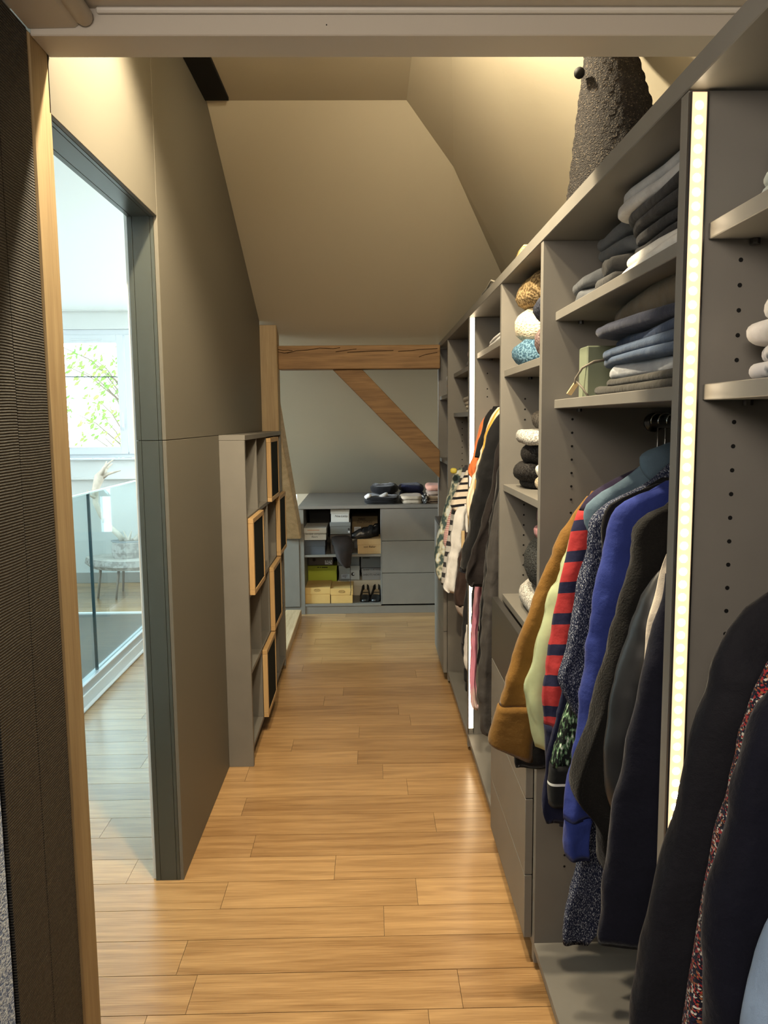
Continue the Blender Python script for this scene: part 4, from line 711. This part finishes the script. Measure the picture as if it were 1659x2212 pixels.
va = thing('woven_basket', (.575, 1.83, TOPZ), 'tall tapering dark woven rope basket on top of the wardrobe', 'basket')
vase().build('woven_body', M_ROPE, va, smooth=True); MB().pillow((0.466,1.800,2.247), (.012, .012, .012), 1, 1, 12, 8, 0).build('toggle', M_BLACK, va, smooth=True)
M_STRAW = striped('straw_braid', (.50, .36, .16), (.16, .10, .04), .012, .28, slant=1.0)
M_STRAW2 = mat('pale_straw', (.46, .36, .21), .8, var=.3, vscale=60)
ht = thing('straw_hat', (.57, 2.78, TOPZ), 'coiled straw hat peeping over the wardrobe top', 'hat')
hm = MB(); n = 30; K = 9; vs = []; fs = []
for i in range(K + 1):
    r = .17 - .012 * i if i < 4 else .125 * math.cos((i - 4) / 5.2 * 1.5); h = .006 + .004 * i if i < 4 else .02 + .058 * math.sin((i - 4) / 5 * 1.57)
    for j in range(n): th = 2 * math.pi * j / n; vs.append((.565 + r * math.cos(th) * .72, 2.78 + r * math.sin(th) * 1.1, TOPZ + h * .42 + (.0025 if i % 2 else 0)))
for i in range(K):
    for j in range(n): fs.append((i * n + j, i * n + (j + 1) % n, (i + 1) * n + (j + 1) % n, (i + 1) * n + j))
fs += [tuple(range(n))[::-1], tuple(range(K * n, K * n + n))]
hm.add(vs, fs).build('braided_crown', M_STRAW2, ht, smooth=False)
wk = thing('wicker_block', (.49, 2.38, TOPZ), 'small striped wicker piece on the wardrobe edge', 'wicker')
for k in range(4): MB().tube([(.446 + .003 * k, 2.335, TOPZ + .005 + .0075 * k), (.446 + .003 * k, 2.425, TOPZ + .005 + .0075 * k), (.53, 2.425, TOPZ + .005 + .0075 * k), (.53, 2.335, TOPZ + .005 + .0075 * k), (.446 + .003 * k, 2.335, TOPZ + .005 + .0075 * k)], [.0042] * 5, 7).build('wicker_coil', mat('straw_gold', (.60, .42, .16), .6), wk, smooth=True)
bgs = thing('flat_pouch', (.48, 2.95, TOPZ), 'flat grey pouch with a looped strap on the wardrobe edge', 'pouch')
MB().pillow((.50, 2.98, TOPZ + .012), (.06, .18, .011), .4, .7, 20, 8, .002).build('pouch_body', M_CABD, bgs, smooth=True)
MB().tube([(.452, 2.80, TOPZ + .004), (.440, 2.86, TOPZ + .022), (.438, 2.94, TOPZ + .010), (.446, 3.0, TOPZ + .018), (.445, 3.12, TOPZ + .014), (.448, 3.22, TOPZ + .003)], [.0028] * 6, 6).build('strap', mat('strap_grey', (.30, .27, .22), .6), bgs, smooth=True)
# ------------------------------------------------------------------ shoe cabinet under the end slope
cbt = thing('shoe_cabinet', (.1, 6.4, 0), 'low grey cabinet at the end with open shoe shelves and three drawers', 'cabinet')
CY0 = 6.05
bx('worktop', -.55, 1.0, CY0 - .012, 7.14, .830, .855, M_CAB, cbt, .0015)
bx('side_panel', -.550, -.512, CY0, 6.70, .0, .829, M_CAB, cbt); bx('side_panel', .083, .090, CY0, 6.70, .072, .829, M_CAB, cbt); bx('side_panel', .62, .64, CY0, 6.70, .0, .829, M_CAB, cbt)
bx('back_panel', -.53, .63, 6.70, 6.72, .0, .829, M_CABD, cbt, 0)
bx('bottom_panel', -.511, .082, CY0, 6.695, .062, .080, M_CAB, cbt); bx('shelf', -.511, .082, CY0 + .004, 6.695, .452, .470, M_CAB, cbt)
bx('plinth', -1.05, .62, CY0 + .006, CY0 + .02, 0, .060, M_CAB, cbt)
bx('filler_block', -1.05, -.551, CY0 - .005, 6.55, .062, .604, M_CAB, cbt)
for z0, z1 in ((.074, .319), (.323, .573), (.577, .826)): bx('drawer', .0915, .618, CY0 - .004, CY0 + .016, z0, z1, M_CAB, cbt)
INK = mat('black_ink', (.01, .01, .012), .8); PINKI = mat('salmon_print', (.45, .25, .17), .8)
def shoebox(label, ext, y0, depth, m, lid=.032, group=None, lidm=None, body_bottom=None):
    x0, x1, z0, z1 = ext
    if body_bottom is not None: z0 = body_bottom
    t = thing('shoe_box', ((x0 + x1) / 2, y0 + depth / 2, z0), label, 'shoe box', group)
    bx('box_body', x0 + .003, x1 - .003, y0 + .003, y0 + depth - .003, z0, z1 - .003, m, t)
    if lid: bx('lid', x0, x1, y0, y0 + depth, z1 - lid, z1, lidm or m, t, .0015)
    return t
KR1 = mat('gold_kraft', (.56, .36, .12), .75, var=.06, vscale=9); KR2 = mat('tan_kraft', (.46, .32, .16), .8, var=.06, vscale=9); KR3 = mat('brown_kraft', (.20, .145, .075), .8, var=.06, vscale=9)
SLATE = mat('slate_card', (.055, .062, .075), .75); WCARD = mat('white_card', (.50, .50, .48), .7); GCARD = mat('grey_card', (.16, .17, .17), .75); GC2 = mat('blue_grey_card', (.21, .23, .25), .75); LIME = mat('lime_card', (.38, .44, .03), .6); BKC = mat('black_card', (.018, .018, .019), .7); PALE = mat('pale_grey_card', (.40, .43, .45), .7); LAB = mat('sticker_white', (.62, .68, .76), .6)
def sticker(par, ext, y, marks=()):
    s = MB().front(ext, y - .0008, y).build('sticker', LAB, par)
    w_ = ext[1] - ext[0]; h_ = ext[3] - ext[2]; b = MB()
    for a, c, d, e in marks: b.front((ext[0] + a * w_, ext[0] + c * w_, ext[2] + d * h_, ext[2] + e * h_), y - .0012, y - .0007)
    if marks: b.build('sticker_print', INK, s)
F = 6.070
shoebox('plain slate blue box under the white box with sandal handwriting', (-0.519,-0.348,0.475,0.581), F, .31, SLATE, .045, body_bottom=.4705)
b = shoebox('white box with two handwritten lines on the slate blue box', (-0.513,-0.338,0.585,0.680), F - .004, .32, WCARD, .04)
text('Sandale compensee', (-0.421,6.066,0.635), .0215, INK, b, shear=.25); text('fleurs', (-0.431,6.066,0.611), .0215, INK, b, shear=.25)
MB().front((-0.485,-0.392,0.660,0.666), 6.0652, 6.0657).build('faint_print', PINKI, b)
shoebox('black box at the back on the white handwritten box', (-0.493,-0.322,0.686,0.786), 6.37, .27, BKC, .03, body_bottom=.6645)
shoebox('dark taupe box in the middle below the grey box with two dots', (-0.311,-0.148,0.468,0.622), 6.10, .32, mat('taupe_card', (.075, .062, .055), .75), .035, body_bottom=.4705)
b = shoebox('grey box with one black and one white dot on its end', (-0.312,-0.150,0.626,0.717), 6.09, .32, GCARD, .03)
for (u, m) in (((-0.165,6.088,0.665), BKC), ((-0.164,6.088,0.643), LAB)): MB().cyl((u[0], 6.0892, u[2]), (u[0], 6.0915, u[2]), .008, 14).build('dot', m, b)
b = shoebox('white box with a short handwritten line, topmost in the middle column', (-0.305,-0.159,0.718,0.820), 6.10, .31, WCARD, .035)
text('Noe Lamy', (-0.224,6.098,0.767), .0235, INK, b, shear=.25)
b = shoebox('white box under the big brown kraft box', (-0.151,0.063,0.425,0.591), 6.34, .31, WCARD, .03, body_bottom=.4705); sticker(b, (-0.142,-0.112,0.566,0.587), 6.3395)
b = shoebox('big brown kraft box with handwriting and a white sticker', (-0.148,0.067,0.592,0.735), 6.36, .30, KR3, 0)
text('TIRES', (-0.067,6.361,0.708), .025, INK, b, shear=.1); text('Doc JONES', (-0.043,6.361,0.684), .026, INK, b, shear=.1)
sticker(b, (-0.128,-0.073,0.603,0.646), 6.3628, ((.2, .8, .12, .34), (.12, .9, .62, .66), (.12, .7, .74, .78), (.12, .8, .48, .52)))
b = shoebox('tan kraft box carrying the black loafers', (-0.100,0.089,0.481,0.587), F, .26, KR2, .045, body_bottom=.4705)
text('voir Reliur', (-0.005,6.069,0.527), .022, INK, b, shear=.2)
b = shoebox('taupe box with a black hole and a barcode sticker on the lime green box', (-0.511,-0.302,0.333,0.418), 6.36, .31, mat('brown_grey_card', (.12, .11, .105), .75), 0)
u = (-0.459,6.360,0.378); MB().cyl((u[0], 6.3592, u[2]), (u[0], 6.364, u[2]), .013, 16).build('finger_hole', BKC, b)
sticker(b, (-0.371,-0.313,0.339,0.373), 6.3600, ((.15, .3, .7, .95), (.4, .55, .7, .95), (.65, .8, .7, .95), (.86, .92, .3, .8), (.12, .5, .4, .5), (.5, .7, .2, .35)))
b = shoebox('lime green box with a dark printed line on its lid', (-0.514,-0.274,0.213,0.327), 6.37, .31, LIME, .034, body_bottom=.0805)
MB().front((-0.434,-0.421,0.310,0.317), 6.3692, 6.3702).front((-0.415,-0.404,0.310,0.316), 6.3692, 6.3702).front((-0.399,-0.350,0.309,0.316), 6.3692, 6.3702).build('print', INK, b)
for lab, ext, c in (('gold kraft box with an oval logo in the bottom corner of the shelf', (-0.519,-0.315,0.085,0.208), (-0.419,6.069,0.188)), ('smaller gold kraft box with an oval logo next to the bigger one', (-0.314,-0.139,0.086,0.199), (-0.227,6.069,0.174))):
    b = shoebox(lab, ext, F, .29, KR1, .052, body_bottom=.0805)
    rr = [(c[0] + .024 * math.cos(a), 6.0692, c[2] + .0105 * math.sin(a)) for a in [2 * math.pi * i / 28 for i in range(29)]]
    MB().tube(rr, [.0011] * 29, 6).build('oval_logo', mat('brown_print', (.14, .08, .02), .7), b); text("TOD'S", c, .013, mat('brown_print', (.14, .08, .02), .7), b)
b = shoebox('low cream box hidden behind the pumps', (-0.268,0.094,0.069,0.205), 6.345, .33, mat('cream_card', (.50, .46, .37), .7), .05, body_bottom=.0805)
zt = 0.0
b = shoebox('pale box with a black round cut-out and a blue white sticker', (-0.259,-0.087,0.208,0.325), 6.36, .30, PALE, .036)
u = (-0.143,6.358,0.255); MB().cyl((u[0], 6.3592, u[2]), (u[0], 6.3645, u[2]), .0145, 18).build('round_cutout', BKC, b)
MB().cyl((u[0] + .006, 6.3587, u[2] + .002), (u[0] + .006, 6.36, u[2] + .002), .007, 14).build('white_tissue', LAB, b)
sticker(b, (-0.238,-0.171,0.219,0.255), 6.3628, ((.12, .8, .72, .8), (.12, .6, .52, .58), (.12, .75, .40, .45), (.4, .55, .15, .25)))
shoebox('dark blue grey box behind the hanging brown boot', (-0.273,-0.086,0.325,0.409), 6.37, .29, GC2, .03)
b = shoebox('pale blue grey box with two lines of capital letters', (-0.073,0.089,0.204,0.303), 6.36, .30, mat('lilac_grey_card', (.30, .32, .35), .7), .034)
text('TENNIS CUIR ROSE', (0.009,6.358,0.290), .017, INK, b); text('SABOTS NOIRS', (0.013,6.362,0.248), .022, INK, b)
b = shoebox('grey box with a small framed label above the lettered box', (-0.080,0.090,0.307,0.409), 6.36, .30, GC2, 0)
s = MB().front((-0.067,0.001,0.380,0.399), 6.3592, 6.36).build('label_frame', GCARD, b); MB().front((-0.060,-0.007,0.387,0.392), 6.3586, 6.3592).build('label_line', INK, s)
# shoes: ring-built uppers, open towards the heel
SHOE = mat('black_leather', (.010, .010, .011), .32, spec=.5); INSO = mat('beige_insole', (.34, .26, .16), .7); NUDE = mat('nude_leather', (.62, .44, .33), .45); SUEDE = mat('dark_suede', (.014, .014, .016), .8)
def shoe(name, label, heel, ang, length, wid, hh, m, open_from=.38, side_h=.05, vamp=.042, ins=INSO, sole=.008, toe=.8, group=None):
    """heel = point on the floor under the heel; ang = heading of the toe in plan; hh = heel height"""
    t = thing(name, heel, label, 'shoe', group)
    ca, sa = math.cos(ang), math.sin(ang); K = 16; P = 11
    def pos(l, w, z): return (heel[0] + ca * l - sa * w, heel[1] + sa * l + ca * w, heel[2] + z)
    def half(u): return wid / 2 * (.62 + .38 * math.sin(min(1, u / .68) * 1.57)) * (math.sqrt(max(0, 1 - ((u - .72) / .285) ** 2)) ** toe if u > .72 else 1) * (math.sqrt(max(0, 1 - ((.10 - u) / .105) ** 2)) if u < .10 else 1)
    def lift(u): return hh * max(0, 1 - u / .62) ** 1.4 * (1 if u > .0 else 1)
    vs = []; fs = []; rows = []
    for i in range(K + 1):
        u = .004 + .992 * i / K; h = half(u) + .002; z0 = lift(u) + .002; op = u < 1 - open_from
        H = (side_h if op else vamp) * (1 - .55 * max(0, u - .6) / .4); H = side_h * (1.15 if u < .15 else 1) * .9 if op else H
        row = []
        for j in range(P):
            a = math.pi * j / (P - 1)
            if op: wv = h * (1.0 - .10 * math.sin(a)) * (1 if j > P // 2 else -1) if j != P // 2 else 0; f = abs(j - (P - 1) / 2) / ((P - 1) / 2); wv = -h * math.copysign(min(1, 1.0), (P - 1) / 2 - j) ; zz = H * (1 - f) if False else None
            row.append((a, h, z0, H, op))
        rows.append((u, h, z0, H, op))
    n = 2 * P
    for u, h, z0, H, op in rows:   # outer wall left, (top) , outer wall right ; inner walls give thickness
        pts = []
        for j in range(P):
            a = j / (P - 1)
            if op:   # left outer up, rim, left inner down ... right inner up, rim, right outer down
                q = [(-h, 0), (-h * 1.04, H * .35), (-h * .96, H * .8), (-h * .88, H), (-h * .80, H * .8), (-h * .70, .006), (h * .70, .006), (h * .80, H * .8), (h * .88, H), (h * 1.04, H * .35), (h, 0)][j]
            else:
                ang_ = math.pi * (1 - a); q = (h * math.copysign(abs(math.cos(ang_)) ** .8, math.cos(ang_)), H * math.sin(ang_) ** .8 if 0 < a < 1 else 0)
            pts.append(q)
        for wv, z in pts: vs.append(pos(u * length, wv, z0 + z))
    for i in range(K):
        for j in range(P - 1): fs.append((i * P + j, i * P + j + 1, (i + 1) * P + j + 1, (i + 1) * P + j))
        fs.append((i * P + P - 1, i * P, (i + 1) * P, (i + 1) * P + P - 1))
    fs += [tuple(range(P)), tuple(range(K * P, K * P + P))]
    MB().add(vs, fs).build('upper', m, t, smooth=True)
    vs = []; fs = []
    for u, h, z0, H, op in rows:
        for wv in (-h * .66, h * .66): vs.append(pos(u * length, wv, z0 + .009 if op else z0 + .004))
    for i in range(K): fs.append((2 * i, 2 * i + 1, 2 * i + 3, 2 * i + 2))
    MB().add(vs, fs).build('insole', ins, t)
    vs = []; fs = []
    for u, h, z0, H, op in rows:
        for wv, dz in ((-h * 1.01, .002), (h * 1.01, .002), (h * 1.01, -.002), (-h * 1.01, -.002)): vs.append(pos(u * length, wv, z0 + dz))
    for i in range(K):
        for j in range(4): fs.append((4 * i + j, 4 * i + (j + 1) % 4, 4 * i + 4 + (j + 1) % 4, 4 * i + 4 + j))
    fs += [(0, 1, 2, 3), (4 * K, 4 * K + 1, 4 * K + 2, 4 * K + 3)]
    MB().add(vs, fs).build('sole', SHOE, t)
    if hh > .012:
        vs = []; 
        for z, k in ((0, .7), (hh * .9, 1.0)):
            for l, wv in ((.004, -.45), (.004, .45), (.20, .45), (.20, -.45)): vs.append(pos(l * length * k + .006, wv * wid * .62 * k, z))
        MB().add(vs, [(0, 1, 2, 3), (4, 5, 6, 7), (0, 1, 5, 4), (1, 2, 6, 5), (2, 3, 7, 6), (3, 0, 4, 7)]).build('heel', SHOE, t, bevel=.003)
    return t
shoe('pump', 'black pump with a beige insole, next to the smaller gold kraft box', (-.040, 6.325, .0805), -1.60, .235, .082, .045, SHOE, .40, .050, .046)
shoe('pump', 'black pump with a beige insole, closest to the cabinet drawers', (.052, 6.325, .0805), -1.66, .235, .082, .045, SHOE, .40, .050, .046)
zl = .6055
shoe('loafer', 'black loafer on the tan kraft box, heel towards the drawers', (.020, 6.13, 0.5890), math.pi + .10, .17, .078, .012, SHOE, .55, .085, .075, SHOE)
shoe('loafer', 'black loafer behind its pair on the tan kraft box', (.068, 6.22, 0.5890), math.pi + .30, .17, .078, .012, SHOE, .55, .085, .075, SHOE)
bt = thing('suede_boot', (-.22, 6.03, .47), 'dark brown slouchy suede boot hanging over the cabinet shelf edge', 'boot')
M_SUB = mat('brown_suede', (.016, .010, .009), .9, var=.3, vscale=20, bump=.5, bscale=18)
drape('boot_shaft', [(0.616,-0.297,-0.169),(0.580,-0.290,-0.141),(0.543,-0.277,-0.127),(0.489,-0.271,-0.138),(0.453,-0.260,-0.146),(0.423,-0.247,-0.150),(0.398,-0.225,-0.154),(0.375,-0.194,-0.158)], 6.012, .030, M_SUB, bt, 3, .008, 71, step=.012)
MB().pillow((-0.222,6.100,0.573), (.085, .075, .045), .6, .8, 22, 10, .012).build('boot_foot', M_SUB, bt, smooth=True)
MB().tube([(-0.156,6.000,0.392), (-0.154,6.000,0.327), (-0.156,6.000,0.247), (-0.151,6.000,0.199), (-0.159,6.000,0.159)], [.0022] * 5, 6).build('drawcord', M_SUB, bt, smooth=True)
# shoes on the wardrobe floor
for lab, y, mm, x in (('black suede clog standing farthest back on the wardrobe floor', 4.02, SUEDE, .50), ('black suede clog in front of its twin on the wardrobe floor', 3.90, SUEDE, .51), ('nude leather clog next to the black suede clogs', 3.73, NUDE, .52), ('nude leather clog nearest the second light strip', 3.62, NUDE, .53)):
    shoe('clog', lab, (x - .012, y, .0805), .05, .24, .088, .055, mm, .45, .060, .055, INSO if mm is NUDE else SUEDE)
# clothes lying on the worktop
WT = .856
folded('folded_trousers', 'trousers', 'broad black trousers at the bottom of the worktop heap', -.045, .225, 6.10, 6.50, WT, WT + .055, BLACK, 2, 81, amp=.010, freq=8)
folded('crumpled_jumper', 'jumper', 'crumpled black jumper on top of the worktop heap', .0, .235, 6.30, 6.62, WT + .060, WT + .125, BLACK, 1, 82, amp=.020, freq=9, e=.6)
folded('white_blouse', 'blouse', 'white crumpled blouse at the end of the black heap on the worktop', -.052, .008, 6.09, 6.20, WT + .045, WT + .070, WHITE, 1, 83, amp=.010, freq=18, tilt=-.3)
folded('grey_sock', 'sock', 'pale grey sock lying slanted in the black heap on the worktop', .055, .145, 6.13, 6.22, WT + .052, WT + .076, cloth('pale_grey_jersey', (.42, .41, .39)), 1, 84, amp=.006, e=.8, tilt=-.42)
folded('folded_jumper', 'jumper', 'dark navy jumper behind the beige folded trousers', .245, .45, 6.45, 6.75, WT, WT + .115, NAVYK, 2, 85, amp=.012)
folded('folded_trousers', 'trousers', 'beige folded trousers on the worktop edge', .240, .425, 6.10, 6.42, WT, WT + .058, cloth('beige_cotton', (.42, .35, .26)), 2, 86, amp=.005)
folded('knit_scarf', 'scarf', 'black and white knotted scarf against the dusty pink pile', .405, .455, 6.09, 6.20, WT, WT + .070, speck('black_white_knit', (.01, .01, .01), (.42, .40, .36), 60, .56), 1, 87, amp=.016, freq=20)
for k, (lab, h, m) in enumerate((('dark striped blouse at the bottom of the worktop pile by the wardrobe', .03, speck('brown_stripe_knit', (.03, .022, .02), (.30, .24, .19), 40, .5, (.3, 1, 4), .3)), ('beige blouse in the worktop pile by the wardrobe', .03, cloth('sand_cotton', (.42, .33, .25))), ('taupe blouse above the beige one in the worktop pile', .03, cloth('taupe_cotton', (.24, .18, .14))), ('dusty pink blouse crowning the worktop pile by the wardrobe', .045, cloth('dusty_pink', (.46, .24, .18))))):
    folded('folded_blouse', 'blouse', lab, .448 + .004 * (k % 2) - (.018 if k == 3 else 0), .62, 6.12 + .01 * k, 6.40, WT + .032 * k, WT + .032 * k + h, m, 1, 90 + k, amp=.007)
